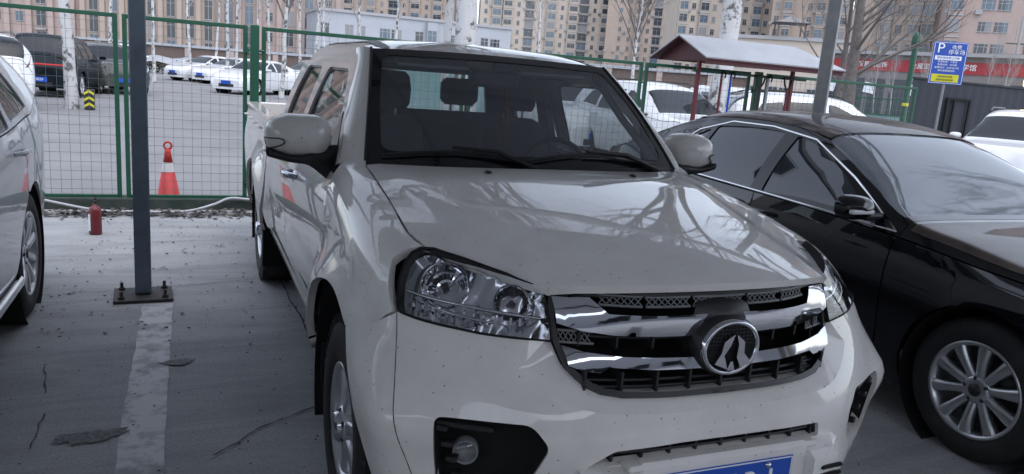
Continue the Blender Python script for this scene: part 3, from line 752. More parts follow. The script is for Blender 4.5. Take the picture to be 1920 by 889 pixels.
# ---- wheels
def wheel(name, x, y, z, s, r_t=.365, r_r=.205, w=.235, spokes=6, parent=None, style='six', tyre_m=None):
    t = MB(); hw = w/2; P = [(r_r,-hw*.8),(r_r+.02,-hw*.95),(r_t-.06,-hw),(r_t-.02,-hw*.88),(r_t-.003,-hw*.70),(r_t,-hw*.35),(r_t,hw*.35),(r_t-.003,hw*.70),(r_t-.02,hw*.88),(r_t-.06,hw),(r_r+.02,hw*.95),(r_r,hw*.8)]
    root = bpy.data.objects.new(name, None); link(root, parent); root.location = (x, y, z); root.rotation_euler = (0,0,0 if s > 0 else PI)
    t.lathe(P, axis='X', n=48); 
    for k in range(48 if style == 'six' else 0):
        an = 2*PI*k/48
        for q in (-1,1): t.box((q*hw*.78, (r_t-.006)*math.cos(an), (r_t-.006)*math.sin(an)), (.028,.03,.014), tilt=Matrix.Rotation(an,3,'X'))
    t.build('tyre', tyre_m or M['rubber'], root)
    rm = MB(); rm.lathe([(r_r+.006,hw*.80),(r_r+.008,hw*.90),(r_r-.002,hw*.92),(r_r-.014,hw*.80),(r_r-.022,hw*.4),(r_r-.03,-hw*.6),(.05,-hw*.62)], axis='X', n=48)
    n = spokes
    for k in range(n):
        an = 2*PI*k/n+.26; rows = []
        for j in range(8):
            q = j/7; r_ = .045+(r_r-.055)*q; xx = hw*(.66+.20*math.sin(q*PI*.6)) if style == 'ten' else hw*(.95-.40*q+.25*q*q)
            wd = (.022-.004*math.sin(q*PI)+.010*q) if style == 'ten' else (.030-.012*math.sin(q*PI)+.006*q)
            d = Vector((0, math.cos(an), math.sin(an))); e = Vector((0,-math.sin(an), math.cos(an))); X = Vector((1,0,0))
            c = d*r_; rows.append([tuple(c+e*wd+X*(xx-.045)), tuple(c+e*wd*.9+X*(xx-.006)), tuple(c+e*wd*.35+X*xx), tuple(c-e*wd*.35+X*xx), tuple(c-e*wd*.9+X*(xx-.006)), tuple(c-e*wd+X*(xx-.045))])
        rm.grid(rows, close=True)
    h0 = hw*.66 if style == 'ten' else hw*.9
    rm.lathe([(.068,h0-.03),(.066,h0),(.055,h0+.008),(.040,h0+.010),(.0005,h0+.010)], axis='X', n=32)
    rm.build('rim', M['alloy'], root, recalc=True)
    if style != 'ten':
        c = MB(); c.lathe([(.052,h0),(.050,h0+.018),(.042,h0+.028),(.0005,h0+.032)], axis='X', n=24); c.build('hub_cap', M['chrome'], root, recalc=True)
    else:
        c = MB(); c.lathe([(.030,h0+.008),(.029,h0+.013),(.0005,h0+.015)], axis='X', n=24); c.build('hub_cap', M['dark_metal'], root, recalc=True)
    for k in range(5 if style == 'ten' else 6):
        an = 2*PI*k/(5 if style == 'ten' else 6)+.5; c = MB(); c.lathe([(.011,h0-.01),(.011,h0+.006),(.007,h0+.010),(.0005,h0+.010)], origin=(0,.052*math.cos(an),.052*math.sin(an)), axis='X', n=10); c.build('wheel_nut', M['dark_metal'], root)
    b = MB(); b.lathe([(.0005,-hw*.2),(.14,-hw*.2),(.14,-hw*.5)], axis='X', n=28); b.build('brake_disc', M['dark_metal'], root)
    return root
for s in (-1,1):
    for hb in (HUBF, HUBR): wheel('wheel', s*.755, hb[0], .366, s, parent=tk)
mb = MB(); mb.prism([(-.86,.20),(-.62,.20),(-.60,.46),(-.86,.50)], .44, .455, lambda u, v, w: (u, w, v)); mb.prism([(.86,.20),(.62,.20),(.60,.46),(.86,.50)], .44, .455, lambda u, v, w: (u, w, v)); mb.build('mud_flap', M['blackpl'], tk)
# ---- cabin
def seat(x, y, head=True, w=.50, zb=1.02):
    m1 = MB(); rows = []
    for (z, dy, k) in ((.62,-.08,.9),(.70,-.06,1),(.90,0,1),(1.02,.03,.92),(zb+.07,.05,.78),(zb+.11,.06,.45)):
        rows.append([(x+w/2*k*cx, y+dy+cy, z) for cx, cy in ((-1,.02),(-.9,-.04),(-.45,-.055),(0,-.045),(.45,-.055),(.9,-.04),(1,.02),(.8,.06),(0,.07),(-.8,.06))])
    m1.grid(rows, close=True); m1.add(rows[-1], [tuple(range(10))]); m1.box((x, y-.30, .62), (w,.5,.14), bev=.04)
    s_ = m1.build('seat', M['seat'], tk, recalc=True)
    if head:
        m2 = MB(); yy = y+.075; zc = zb+.245
        m2.grid([[(x+.135*k*cx, yy+dy*1.0+.05*cy, zc+dz) for cx, cy in ((-1,0),(-.85,-.8),(0,-1),(.85,-.8),(1,0),(.85,.8),(0,1),(-.85,.8))] for (k, dz, dy) in ((.0,-.095,0),(.82,-.095,0),(.95,-.07,0),(1.0,0,.004),(.93,.07,.008),(.75,.095,.01),(0,.10,.01))], close=True)
        hr = m2.build('headrest', M['seat'], s_, recalc=True)
        m3 = MB()
        for q in (-.055,.055): m3.tube([(x+q, yy, zb+.07), (x+q, yy, zc-.08)], .007, 8)
        m3.build('headrest_posts', M['chrome'], hr)
    return s_
seat(-.38,1.50, zb=1.20); seat(.36,1.54, zb=1.22)
mb = MB(); mb.box((0,2.42,1.02), (1.26,.16,.58), bev=.07); mb.box((0,2.12,.66), (1.3,.5,.16), bev=.05); rb = mb.build('rear_bench', M['seat'], tk)
for x in (-.32,.30):
    mb = MB(); mb.box((x,2.40,1.435), (.25,.10,.17), bev=.035); mb.tube([(x-.05,2.41,1.28),(x-.05,2.41,1.36)], .006, 6); mb.tube([(x+.05,2.41,1.28),(x+.05,2.41,1.36)], .006, 6); mb.build('headrest', M['seat'], rb)
mb = MB(); mb.grid([[(x, y, z-.02*abs(x)) for x in (-.68,-.4,0,.4,.68)] for (y, z) in ((.34,1.155),(.50,1.185),(.72,1.175),(.84,1.12),(.86,.9))]); mb.sphere((.37,.78,1.17), (.17,.10,.05)); mb.build('dashboard', M['cabin'], tk)
mb = MB(); c = Vector((.37,1.0,1.10)); rot = Matrix.Rotation(R(62),3,'X')
mb.tube([tuple(c+rot @ Vector((.185*math.cos(2*PI*k/28), .185*math.sin(2*PI*k/28), 0))) for k in range(29)], .014, 8); mb.box(c, (.34,.05,.02), tilt=rot, bev=.01); mb.sphere(tuple(c), (.07,.03,.06)); mb.build('steering_wheel', M['blackpl'], tk)
mb = MB(); mb.box((0,1.02,1.535), (.25,.03,.075), bev=.015); mb.tube([(0,1.02,1.56),(0,1.02,1.62)], .012, 6); mb.build('rear_view_mirror', M['blackpl'], tk)
mb = MB(); mb.grid([[(x, y, z-.05*(x/.6)**2) for x in (-.58,-.3,0,.3,.58)] for (y, z) in ((1.06,1.632),(1.5,1.652),(2.5,1.62))])
mb.build('headliner', M['cabin'], tk)
mb = MB()
for s in (1,-1):
    mb.prism([(1.66,.6),(1.82,.6),(1.82,1.56),(1.70,1.56)], 0, .04, lambda u, v, w: (s*(side_x(u, v)-.05-w), u, v)); mb.prism([(.50,.6),(2.62,.6),(2.62,1.13),(.56,1.12)], 0, .02, lambda u, v, w: (s*(side_x(u, v)-.04-w), u, v))
    mb.prism([(2.42,1.1),(2.60,1.1),(2.55,1.6),(2.38,1.6)], 0, .04, lambda u, v, w: (s*(side_x(u, v)-.05-w), u, v))
    mb.tube([(s*.665,.53,1.18),(s*.60,.84,1.40),(s*.55,1.06,1.59)], .018, 6)
mb.build('cabin_lining', M['cabin'], tk)
for s in (1,-1):
    mb = MB(); mb.box((s*.30,1.06,1.595), (.34,.12,.018), bev=.008, tilt=Matrix.Rotation(R(25),3,'X')); mb.build('sun_visor', M['light_trim'], tk)
ch = MB(); ch.tube([(.05,.985,1.50),(.052,.975,1.42),(.05,.97,1.33),(.05,.97,1.24)], [.006,.010,.012,.004], 6); ch.sphere((.05,.975,1.40), .018); ch.sphere((.05,.972,1.34), (.022,.01,.022))
tag(ch.build('hanging_charm', mat('dark_amber_tassel', (.12,.045,.012), .8)), 'brown knotted tassel charm hanging from the mirror inside the pickup', 'charm')
# ================================================================ ground
def ground_mat():
    m = bpy.data.materials.new('worn_concrete'); m.use_nodes = True; nt = m.node_tree; b = nt.nodes['Principled BSDF']; L = nt.links.new
    tc = nt.nodes.new('ShaderNodeTexCoord')
    def noise(sc_, det=8, rough=.6, dist=0, vec=None):
        n = nt.nodes.new('ShaderNodeTexNoise'); n.inputs['Scale'].default_value = sc_; n.inputs['Detail'].default_value = det; n.inputs['Roughness'].default_value = rough; n.inputs['Distortion'].default_value = dist
        L(vec or tc.outputs['Object'], n.inputs['Vector']); return n
    def ramp(src, p0, p1, c0, c1):
        r = nt.nodes.new('ShaderNodeValToRGB'); r.color_ramp.elements[0].position = p0; r.color_ramp.elements[1].position = p1; r.color_ramp.elements[0].color = (*c0,1); r.color_ramp.elements[1].color = (*c1,1); L(src, r.inputs[0]); return r
    base = ramp(noise(.9).outputs[0], .3, .72, (.31,.318,.326), (.41,.415,.42))
    fine = ramp(noise(85, 12, .75).outputs[0], .3, .7, (.66,.66,.66), (1.22,1.22,1.22))
    streak_map = nt.nodes.new('ShaderNodeMapping'); streak_map.inputs['Scale'].default_value = (.6,2.6,1); streak_map.inputs['Rotation'].default_value = (0,0,.25); L(tc.outputs['Object'], streak_map.inputs[0])
    st = ramp(noise(1.4, 9, .7, .6, streak_map.outputs[0]).outputs[0], .42, .66, (1,1,1), (.72,.72,.73))
    def mul(a, c):
        mx = nt.nodes.new('ShaderNodeMix'); mx.data_type = 'RGBA'; mx.blend_type = 'MULTIPLY'; mx.inputs[0].default_value = 1; L(a, mx.inputs[6]); L(c, mx.inputs[7]); return mx.outputs[2]
    c = mul(mul(base.outputs[0], fine.outputs[0]), st.outputs[0])
    # dark specks
    v = nt.nodes.new('ShaderNodeTexVoronoi'); v.inputs['Scale'].default_value = 9; v.inputs['Randomness'].default_value = 1; L(tc.outputs['Object'], v.inputs['Vector'])
    sp = ramp(v.outputs['Distance'], .045, .06, (.25,.25,.25), (1,1,1)); c = mul(c, sp.outputs[0])
    L(c, b.inputs['Base Color']); b.inputs['Roughness'].default_value = .85; b.inputs['Specular IOR Level'].default_value = .25
    bp = nt.nodes.new('ShaderNodeBump'); bp.inputs['Strength'].default_value = .25; bp.inputs['Distance'].default_value = .01; L(noise(90, 8).outputs[0], bp.inputs['Height']); L(bp.outputs[0], b.inputs['Normal'])
    return m
M['ground'] = ground_mat()
mb = MB(); mb.add([(-400,-200,0),(500,-200,0),(500,700,0),(-400,700,0)], [(0,1,2,3)]); g = mb.build('ground', M['ground']); tag(g, kind='structure')
mb = MB(); mb.add([(-200,6.1,.003),(300,6.1,.003),(300,75,.003),(-200,75,.003)], [(0,1,2,3)]); tag(mb.build('car_park_floor', mat('pale_concrete', (.185,.183,.188), .8, noise=(.7, (.24,.238,.243), .35, .7), bump=(60,.3))), kind='structure')
# ================================================================ other cars: one body surface, cut into panels
def make_surf(W, TOP, BELT, zs):
    def S(y, v):
        t = v/.6; w = cr(W, y); zt = cr(TOP, y); zb = min(cr(BELT, y), zt-.03); gh = zt-zb; k = min(1, gh/.42)
        x1 = w*.955; x2 = w*(.925-.225*k); z2 = zb+gh*.80
        if t <= 1:
            f = cr([(0,.93),(.12,.965),(.35,.985),(.62,1.0),(.82,.992),(1,.955)], max(0,t)); z = zs+(zb-zs)*t; return (w*f, y, z)
        if t <= 2:
            u = t-1; return (x1+(x2-x1)*u+.022*math.sin(PI*u)*k, y, zb+(z2-zb)*u)
        a = min(1, t-2)*PI/2; return (x2*max(0,math.cos(a))**.72, y, z2+(zt-z2)*math.sin(a)**.66)
    def V(y, z):
        zt = cr(TOP, y); zb = min(cr(BELT, y), zt-.03)
        if z <= zb: return (y, .6*max(0,(z-zs)/(zb-zs)))
        return (y, .6*(1+min(1,(z-zb)/((zt-zb)*.80))))
    return S, V
def make_car(name, label, cat, sp, paint, group=None, detail=1, roofm=None, plate=None):
    root = thing(name, label, cat, group=group); S, V = make_surf(sp['W'], sp['TOP'], sp['BELT'], sp['zs'])
    y0, y1 = sp['TOP'][0][0]+.012, sp['TOP'][-1][0]-.012; rt = sp['r']; ra = rt+.055; ref = lambda P: Vector((0, min(max(P.y, y0+.6), y1-.5), .6))
    hh = .07 if detail > 1 else .12
    def arch(yc):
        out = []
        a0 = math.degrees(math.asin(max(-1,(sp['zs']-rt)/ra)))
        for k in range(19):
            a = R((180-a0)+(2*a0-180)*k/18); y, z = yc+ra*math.cos(a), rt+ra*math.sin(a); out.append(V(y, z))
        return out
    # lower side in panels
    seams = [y0, sp['doors'][0], sp['doors'][1], sp['doors'][2], y1]
    nm = ['front_wing','front_door','rear_door','rear_quarter']
    for i in range(4):
        a, b = seams[i]+(.004 if i else 0), seams[i+1]-(.004 if i < 3 else 0)
        nseg = max(2, int((b-a)/.12))
        if i == 0: seg_b = [(a+.03*0,0)]+arch(sp['wf'])+[(b,0)]
        elif i == 3: seg_b = ([(a,0)] if sp['wr']-ra > a else [])+[q for q in arch(sp['wr']) if q[0] > a]+[(b,0)]
        elif i == 2: 
            q = [p for p in arch(sp['wr']) if p[0] < b-.005]; seg_b = [(a,0)]+(q if q else [(b,0)])
            if q: seg_b.append((b, q[-1][1]+.02))
        else: seg_b = [(a,0),(b,0)]
        if i == 3 and sp['wr']-ra <= a:
            q = [p for p in arch(sp['wr']) if p[0] > a+.005]; seg_b = [(a, q[0][1]+.02)]+q+[(b,0)]
        poly = seg_b+[(b-(b-a)*k/nseg, .594) for k in range(nseg+1)]
        for o in both(nm[i], S, poly, paint, root, h=hh, rim=.02, ref=ref):
            if i in (1,2) and detail > 0:
                s = 1 if o.data.vertices[0].co.x > 0 else -1; yy = b-.14; P = S(yy, V(yy, sp['hz'])[1])
                mb = MB(); mb.tube([(s*(P[0]-.004), yy-.10, P[2]),(s*(P[0]+.035), yy-.07, P[2]+.004),(s*(P[0]+.035), yy+.06, P[2]+.004),(s*(P[0]-.004), yy+.09, P[2])], [.011,.015,.015,.011], 7); mb.build('door_handle', sp.get('handle', paint), o)
    # upper shell
    wy0, wy1 = sp['ws']; ry0, ry1 = sp['rw']
    wins = [[V(*p) for p in w] for w in sp['wins']]; wins = [roundp(w, .03, 3) for w in wins]
    n = 40
    def wsl(ya, yb, lo=1.98): # glass outline on the (y, v) sheet
        e = .6*3
        return [(ya, .6*2.10),(ya+.02*(1 if yb > ya else -1), .6*2.02)]+[(ya+(yb-ya)*k/8, .6*lo) for k in range(1,8)]+[(yb, .6*2.06),(yb, e),(ya, e)]
    upo = [(y0+(y1-y0)*k/n, .600) for k in range(n+1)]+[(y1, 1.8),(ry1, 1.8),(ry0, 1.8),(wy1, 1.8),(wy0, 1.8),(y0, 1.8)]
    def notch(ya, yb): return [(ya, 1.8),(ya, .6*2.10),(ya+(yb-ya)*.08, .6*2.02),(ya+(yb-ya)*.5, .6*1.99),(ya+(yb-ya)*.92, .6*2.03),(yb, .6*2.10),(yb, 1.8)]
    hoody = wy0-.05
    bot = lambda a, b: [(a+(b-a)*k/max(2,int((b-a)/.12)), .600) for k in range(max(2,int((b-a)/.12))+1)]
    shell = bot(hoody+.004, ry1+.02)+[(ry1+.02, 1.8)]+notch(ry0, ry1)[::-1]+notch(wy0, wy1)[::-1]+[(hoody+.004, 1.8)]
    hood = bot(y0, hoody)+[(hoody, 1.8),(y0, 1.8)]; trunk = bot(ry1+.028, y1)+[(y1, 1.8),(ry1+.028, 1.8)]
    rm = roofm or paint
    both('cab_shell', S, shell, rm, root, holes=wins, h=hh*.8, rim=.015, ref=ref); both('bonnet', S, hood, sp.get('bm', paint), root, h=hh, rim=.01, ref=ref)
    if y1-ry1 > .06: both('boot_lid', S, trunk, paint, root, h=hh, rim=.01, ref=ref)
    for w in wins: both('side_window', S, w, sp.get('sgm', M['tint']), root, h=.15, rim=0, off=-.008, ref=ref)
    for nm_, q in (('windscreen', notch(wy0, wy1)), ('rear_window', notch(ry0, ry1))): both(nm_, S, q, sp.get('wsm', M['tint']) if nm_ == 'windscreen' else M['tint'], root, h=.09, rim=0, off=-.004, ref=ref)
    if sp.get('chrome'):
        c = sp['chrome']; 
        for s in (1,-1):
            P = [Vector(S(*V(y, z))) for y, z in c]; mb = MB(); mb.tube([(s*(p.x+.004), p.y, p.z) for p in P], .0085, 6); mb.build('window_trim', M['trim_chrome'], root)
    # ends, inner body, lamps
    vv = [.6*3*k/20 for k in range(21)]
    for yy, sg in ((y0, 1), (y1, -1)):
        L = [S(yy, v) for v in vv]; pts = L+[(-x, y, z) for x, y, z in L[::-1][1:]]; MB().add([(x, y+sg*.004, z) for x, y, z in pts], [tuple(range(len(pts)))]).build('bumper_end', paint, root)
    mb = MB(); mb.box((0, (y0+y1)/2, .52), (cr(sp['W'],0)*1.45, (y1-y0)*.90, .42)); mb.box((0, .15, .85), (1.2, 1.9, .30)); mb.build('inner_body', M['gap'], root)
    for s in (-1,1):
        for yc in (sp['wf'], sp['wr']):
            mb = MB(); mb.lathe([(ra-.004, s*(cr(sp['W'],yc)-.03)),(ra-.004, s*.52),(.02, s*.52)], origin=(0,yc,rt), axis='X', n=28); mb.build('arch_liner', M['gap'], root)
            wheel('wheel', s*(cr(sp['W'],yc)-.115-.02), yc, rt, s, r_t=rt, r_r=rt*.655, w=.215, spokes=sp.get('spokes',5), parent=root, style=sp.get('style','ten'))
    if sp.get('mirror'):
        my, mz = sp['mirror']
        for s in (-1,1):
            mb = MB(); xw = cr(sp['W'], my)*.95; rows = []
            for (k, dy) in ((.02,-.07),(.5,-.062),(.85,-.035),(1,.0),(1,.05)): rows.append([(s*(xw+.13+.10*k*abs(math.cos(a))**.7*(1 if math.cos(a)>0 else -1)), my+dy, mz+.062*k*abs(math.sin(a))**.8*(1 if math.sin(a)>0 else -1)) for a in [2*PI*j/20 for j in range(20)]])
            mb.grid(rows, close=True); mi = mb.build('door_mirror', paint, root, recalc=True)
            mb = MB(); mb.box((s*(xw+.0), my, mz-.045), (.18,.06,.035), bev=.012); mb.build('mirror_arm', M['blackpl'], mi)
            mb = MB(); mb.add([(s*(xw+.13+.095*abs(math.cos(a))**.7*(1 if math.cos(a)>0 else -1)), my+.045, mz+.058*abs(math.sin(a))**.8*(1 if math.sin(a)>0 else -1)) for a in [2*PI*j/20 for j in range(20)]], [tuple(range(20))]); mb.build('mirror_glass', M['frit'], mi)
            if detail > 1: mb = MB(); mb.box((s*(xw+.15), my-.055, mz-.012), (.15,.03,.022), rz=0, bev=.006); mb.build('indicator_lamp', M['plate_white'], mi)
    both('headlight', S, [V(y, z) for y, z in sp['hl']], M['lampgrey'], root, h=.06, rim=0, off=.006, ref=ref)
    both('rear_lamp', S, [V(y, z) for y, z in sp['tl']], M['exting'], root, h=.06, rim=0, off=.006, ref=ref)
    yf = y0-.004; yr = y1+.004; zn = cr(sp['TOP'], y0)
    for yy, sg in ((yf,-1),(yr,1)):
        mb = MB(); mb.box((0, yy+sg*.004, .36), (cr(sp['W'],y0)*1.1,.02,.12), bev=.008); mb.build('lower_grille', M['blackpl'], root)
        pl = MB().box((0, yy+sg*.02, .48 if sg < 0 else .50), (.44,.01,.14), bev=.003).build('licence_plate', M['plate_blue'], root)
    return root
SEDAN = dict(W=[(-2.41,.60),(-2.30,.76),(-2.05,.85),(-1.5,.905),(0,.915),(1.4,.90),(2.1,.84),(2.33,.77),(2.41,.66)],
  TOP=[(-2.41,.52),(-2.37,.66),(-2.2,.755),(-1.8,.865),(-1.25,.965),(-.92,1.02),(-.55,1.22),(-.18,1.385),(.15,1.455),(.6,1.47),(1.0,1.435),(1.35,1.33),(1.75,1.14),(1.95,1.09),(2.25,1.07),(2.36,1.0),(2.41,.60)],
  BELT=[(-2.41,.48),(-2.0,.76),(-1.3,.89),(-.5,.955),(.5,.985),(1.3,1.01),(2.1,.98),(2.41,.55)], zs=.20, r=.33, wf=-1.46, wr=1.315,
  doors=(-.93,.14,1.05), hz=.87, ws=(-.90,-.17), rw=(1.15,1.78),
  wins=[[(-.86,.955),(.09,.985),(.07,1.335),(-.05,1.315),(-.45,1.15)],[(.19,.99),(.83,1.01),(.83,1.33),(.55,1.35),(.18,1.345)],[(.88,1.015),(1.26,1.04),(1.10,1.20),(.88,1.31)]],
  chrome=[(1.33,1.03),(.9,1.005),(0,.978),(-.93,.945),(-.50,1.155),(-.08,1.345),(.3,1.385),(.7,1.375),(1.0,1.29),(1.33,1.03)],
  mirror=(-.78,1.04), hl=[(-2.33,.60),(-2.0,.68),(-1.75,.80),(-2.0,.78),(-2.3,.68)], tl=[(2.36,.80),(2.0,.86),(2.0,.98),(2.3,.97)], spokes=10, style='ten')
SUV = dict(W=[(-2.25,.62),(-2.15,.78),(-1.9,.87),(-1.4,.915),(0,.925),(1.5,.92),(2.0,.88),(2.2,.82),(2.27,.74)],
  TOP=[(-2.27,.60),(-2.22,.86),(-2.0,.98),(-1.5,1.07),(-1.15,1.12),(-.75,1.36),(-.42,1.56),(0,1.655),(.8,1.68),(1.4,1.645),(1.75,1.58),(2.0,1.42),(2.16,1.14),(2.24,.98),(2.27,.60)],
  BELT=[(-2.27,.56),(-2.0,.90),(-1.3,1.0),(-.5,1.05),(.8,1.09),(1.6,1.13),(2.05,1.10),(2.27,.55)], zs=.27, r=.36, wf=-1.38, wr=1.32,
  doors=(-.88,.18,1.12), hz=.98, ws=(-1.10,-.44), rw=(1.70,2.14),
  wins=[[(-.80,1.06),(.12,1.075),(.10,1.49),(-.05,1.48),(-.42,1.31)],[(.23,1.085),(.95,1.105),(.95,1.49),(.22,1.50)],[(1.02,1.12),(1.62,1.17),(1.45,1.42),(1.02,1.48)]],
  mirror=(-.80,1.12), hl=[(-2.18,.74),(-1.75,.86),(-1.72,.95),(-2.1,.88)], tl=[(2.20,.95),(1.85,1.0),(1.88,1.10),(2.1,1.09)], spokes=10, style='ten')
VAN = dict(SUV); VAN.update(TOP=[(-2.27,.60),(-2.22,.90),(-2.0,1.02),(-1.7,1.10),(-1.35,1.20),(-.95,1.50),(-.65,1.66),(-.2,1.74),(.8,1.76),(1.5,1.74),(1.95,1.68),(2.12,1.45),(2.2,1.14),(2.25,.98),(2.27,.60)], ws=(-1.30,-.66), rw=(1.96,2.17), mirror=(-1.0,1.15),
  wins=[[(-.98,1.06),(.12,1.075),(.10,1.55),(-.30,1.54),(-.62,1.40)],[(.23,1.085),(.95,1.105),(.95,1.57),(.22,1.57)],[(1.02,1.12),(1.80,1.17),(1.70,1.52),(1.02,1.56)]])
cam_sp = dict(SEDAN); cam_sp['sgm'] = mat('blue_tinted_side_glass', (.022,.030,.042), .03, spec=1.0); cam_sp['wsm'] = mat('dust_and_sky_tone_windscreen', (.26,.285,.315), .05, spec=1.0); cam_sp['handle'] = M['black_paint']  # windscreen base colour holds painted sky reflection as well as dust
M['dusty_hood'] = M['dusty_black']
bs = make_car('parked_sedan', 'black sedan with chrome window line and dust-covered roof, parked right beside the white pickup', 'car', cam_sp, M['black_paint'], detail=2, roofm=M['black_paint'])
bs.location = (2.79, 1.22, 0); bs.rotation_euler = (0,0,R(0))
# dust lies on top of the roof and bonnet only: one patch each
S_, V_ = make_surf(SEDAN['W'], SEDAN['TOP'], SEDAN['BELT'], SEDAN['zs'])
both('roof_dust', S_, [(-.16,1.30),(.2,1.26),(.9,1.26),(1.12,1.32),(1.12,1.8),(-.16,1.8)], M['dusty_black'], bs, h=.07, rim=0, off=.003, ref=(0,0,.6))
both('bonnet_dust', S_, [(-2.1,1.2),(-1.5,.95),(-.98,.95),(-.98,1.8),(-2.1,1.8)], M['dusty_black'], bs, h=.08, rim=0, off=.003, ref=(0,0,.6))
nsu = dict(SUV); nsu['handle'] = M['white_car_paint'] if 'white_car_paint' in M else M['paint_clean']
ls_ = make_car('parked_car', 'white hatchback cut off by the left edge, its rear wheel beside the blue-grey post', 'car', SUV, M['paint_clean'], detail=2)
ls_.location = (-3.055, 1.25, 0)
for s in (-1,1): MB().box((s*.905, -.02, .30), (.03,1.95,.055), bev=.01).build('sill_trim', M['trim_chrome'], ls_)
# the cars beyond the mesh fence
suv0 = make_car('parked_suv', 'white estate SUV behind the fence, roof rails up, seen over the black sedan roof', 'SUV', SUV, M['paint_clean'], group='cars parked beyond the fence')
suv0.location = (10.92, 10.12, 0); suv0.rotation_euler = (0,0,R(66))
for s in (-1,1): mb = MB(); mb.tube([(s*.60,-.25,1.62),(s*.60,.0,1.69),(s*.60,1.3,1.70),(s*.60,1.6,1.63)], .018, 6); mb.build('roof_rail', M['blackpl'], suv0)
def place(src, label, x, y, rz, name=None):
    c = copy_tree(src); c.location = (x, y, 0); c.rotation_euler = (0,0,R(rz)); c['label'] = label; return c
place(suv0, 'white SUV behind the fence with its windscreen and mirror showing left of the red post', 7.3, 10.6, 2)
place(suv0, 'white SUV seen nose-on through the right half of the pickup windscreen', 6.7, 13.9, -4)
place(suv0, 'white car at the right edge with only windscreen, mirror and bonnet showing', 13.15, 7.2, -63)
van0 = make_car('parked_van', 'white van with dark rear glass directly behind the red-post tool rack', 'van', VAN, M['paint_clean'], group='cars parked beyond the fence')
van0.location = (12.65, 14.9, 0); van0.rotation_euler = (0,0,R(-12))
place(van0, 'white and dark minivan facing out, far left beyond the fence between two poplars', -4.4, 43.5, 8)
sed0 = make_car('parked_sedan', 'white saloon in the far row, leftmost of the cars by the hedge', 'car', SEDAN, M['paint_clean'], group='cars parked beyond the fence')
sed0.location = (-.3, 45.5, 0); sed0.rotation_euler = (0,0,R(-48))
place(sed0, 'white saloon in the far row, second from the hedge', 1.1, 43.4, -50)
place(sed0, 'white saloon behind the green gate post with blue plate to the front', 1.5, 33.5, -35)
place(suv0, 'white SUV side-on between the gate and the pickup cab, alloy wheel showing', 4.2, 35.0, -62)
place(suv0, 'white car with open-looking mirror cut by the left edge beyond the fence', -6.0, 19.5, 200)
dk = make_car('parked_suv', 'large dark SUV seen from behind with a red light bar across its tail', 'SUV', VAN, M['dark_paint'], group='cars parked beyond the fence')
dk.location = (-4.95, 25.2, 0); dk.rotation_euler = (0,0,R(193))
dk.rotation_euler = (0,0,R(174))
mb = MB(); mb.box((0,2.262,.92), (1.5,.03,.045), bev=.01); mb.build('light_bar', mat('red_light_bar', (.55,.03,.03), .3), dk)
text_mesh('plate_digits', '73029', .10, M['plate_white'], dk, (0,2.286,.50), rot=(PI/2,0,PI))
g2 = make_car('parked_suv', 'grey-green SUV just right of the dark one, nose hidden by the poplar', 'SUV', SUV, M['grey_paint'], group='cars parked beyond the fence')
g2.location = (-4.0, 28.6, 0); g2.rotation_euler = (0,0,R(20))
# ================================================================ yard: markings, fence, posts, small things
def at(u, D, z=0.):
    """ground point at depth D metres in front of the lens and bearing u of the photograph's width (surveyed positions)"""
    a = (u-960)/1429.75
    # follow the tilted horizon
    lo, hi = -200., 500.
    for _ in range(40):
        m_ = (lo+hi)/2; d = _f+_R*a-_U*((m_-444.5)/1429.75)
        if d.z > 0: lo = m_
        else: hi = m_
    d = _f+_R*a-_U*((lo-444.5)/1429.75); P = Vector((-1.3258,-2.3863,0))+Vector((d.x,d.y,0))*D; P.z = z; return P
rnd = random.Random(5)
# parking line, worn edge
pts = []; n = 60
L_ = [(-1.595+rnd.uniform(-.006,.006), -3+6.0*k/n-.35) for k in range(n+1)]; R_ = [(-1.425+rnd.uniform(-.004,.004), -3+6.0*k/n-.35) for k in range(n+1)]
mb = MB(); mb.add([(x,y,.004) for x,y in L_]+[(x,y,.004) for x,y in R_], [(k, n+1+k, n+2+k, k+1) for k in range(n)])
M['line'] = mat('worn_white_line', (.55,.55,.56), .8, noise=(7, (.30,.305,.31), .46, .60), bump=(60,.2))
tag(mb.build('parking_line', M['line']), kind='structure')
# second bay line beyond the sedan
mb = MB(); mb.add([(3.82,-3,.004),(3.97,-3,.004),(3.97,2.6,.004),(3.82,2.6,.004)], [(0,1,2,3)]); tag(mb.build('parking_line', M['line']), kind='structure')
M['patch'] = mat('rough_patch', (.19,.19,.195), .95, noise=(70, (.30,.30,.305), .45, .6), bump=(120,1))
M['crack'] = mat('crack_dark', (.05,.05,.052), 1)
def blob(cx, cy, rx, ry, a, seed, z=.007, m='patch', name='ground_patch'):
    r = random.Random(seed); ph = [r.uniform(0,6) for _ in range(5)]; P = []
    for k in range(90):
        t = 2*PI*k/90; q = 1+.16*math.sin(2*t+ph[4])+.13*math.sin(3*t+ph[0])+.10*math.sin(7*t+ph[1])+.06*math.sin(13*t+ph[2])+.05*math.sin(23*t+ph[3])+r.uniform(-.05,.05)
        x, y = rx*q*math.cos(t), ry*q*math.sin(t); P.append((cx+x*math.cos(a)-y*math.sin(a), cy+x*math.sin(a)+y*math.cos(a), z))
    tag(MB().add(P, [tuple(range(90))]).build(name, M[m]), kind='structure')
blob(-1.70,.86,.125,.055,.25,1); blob(-1.385,1.62,.085,.035,.1,2); blob(2.05,-.75,.26,.10,-.4,3)
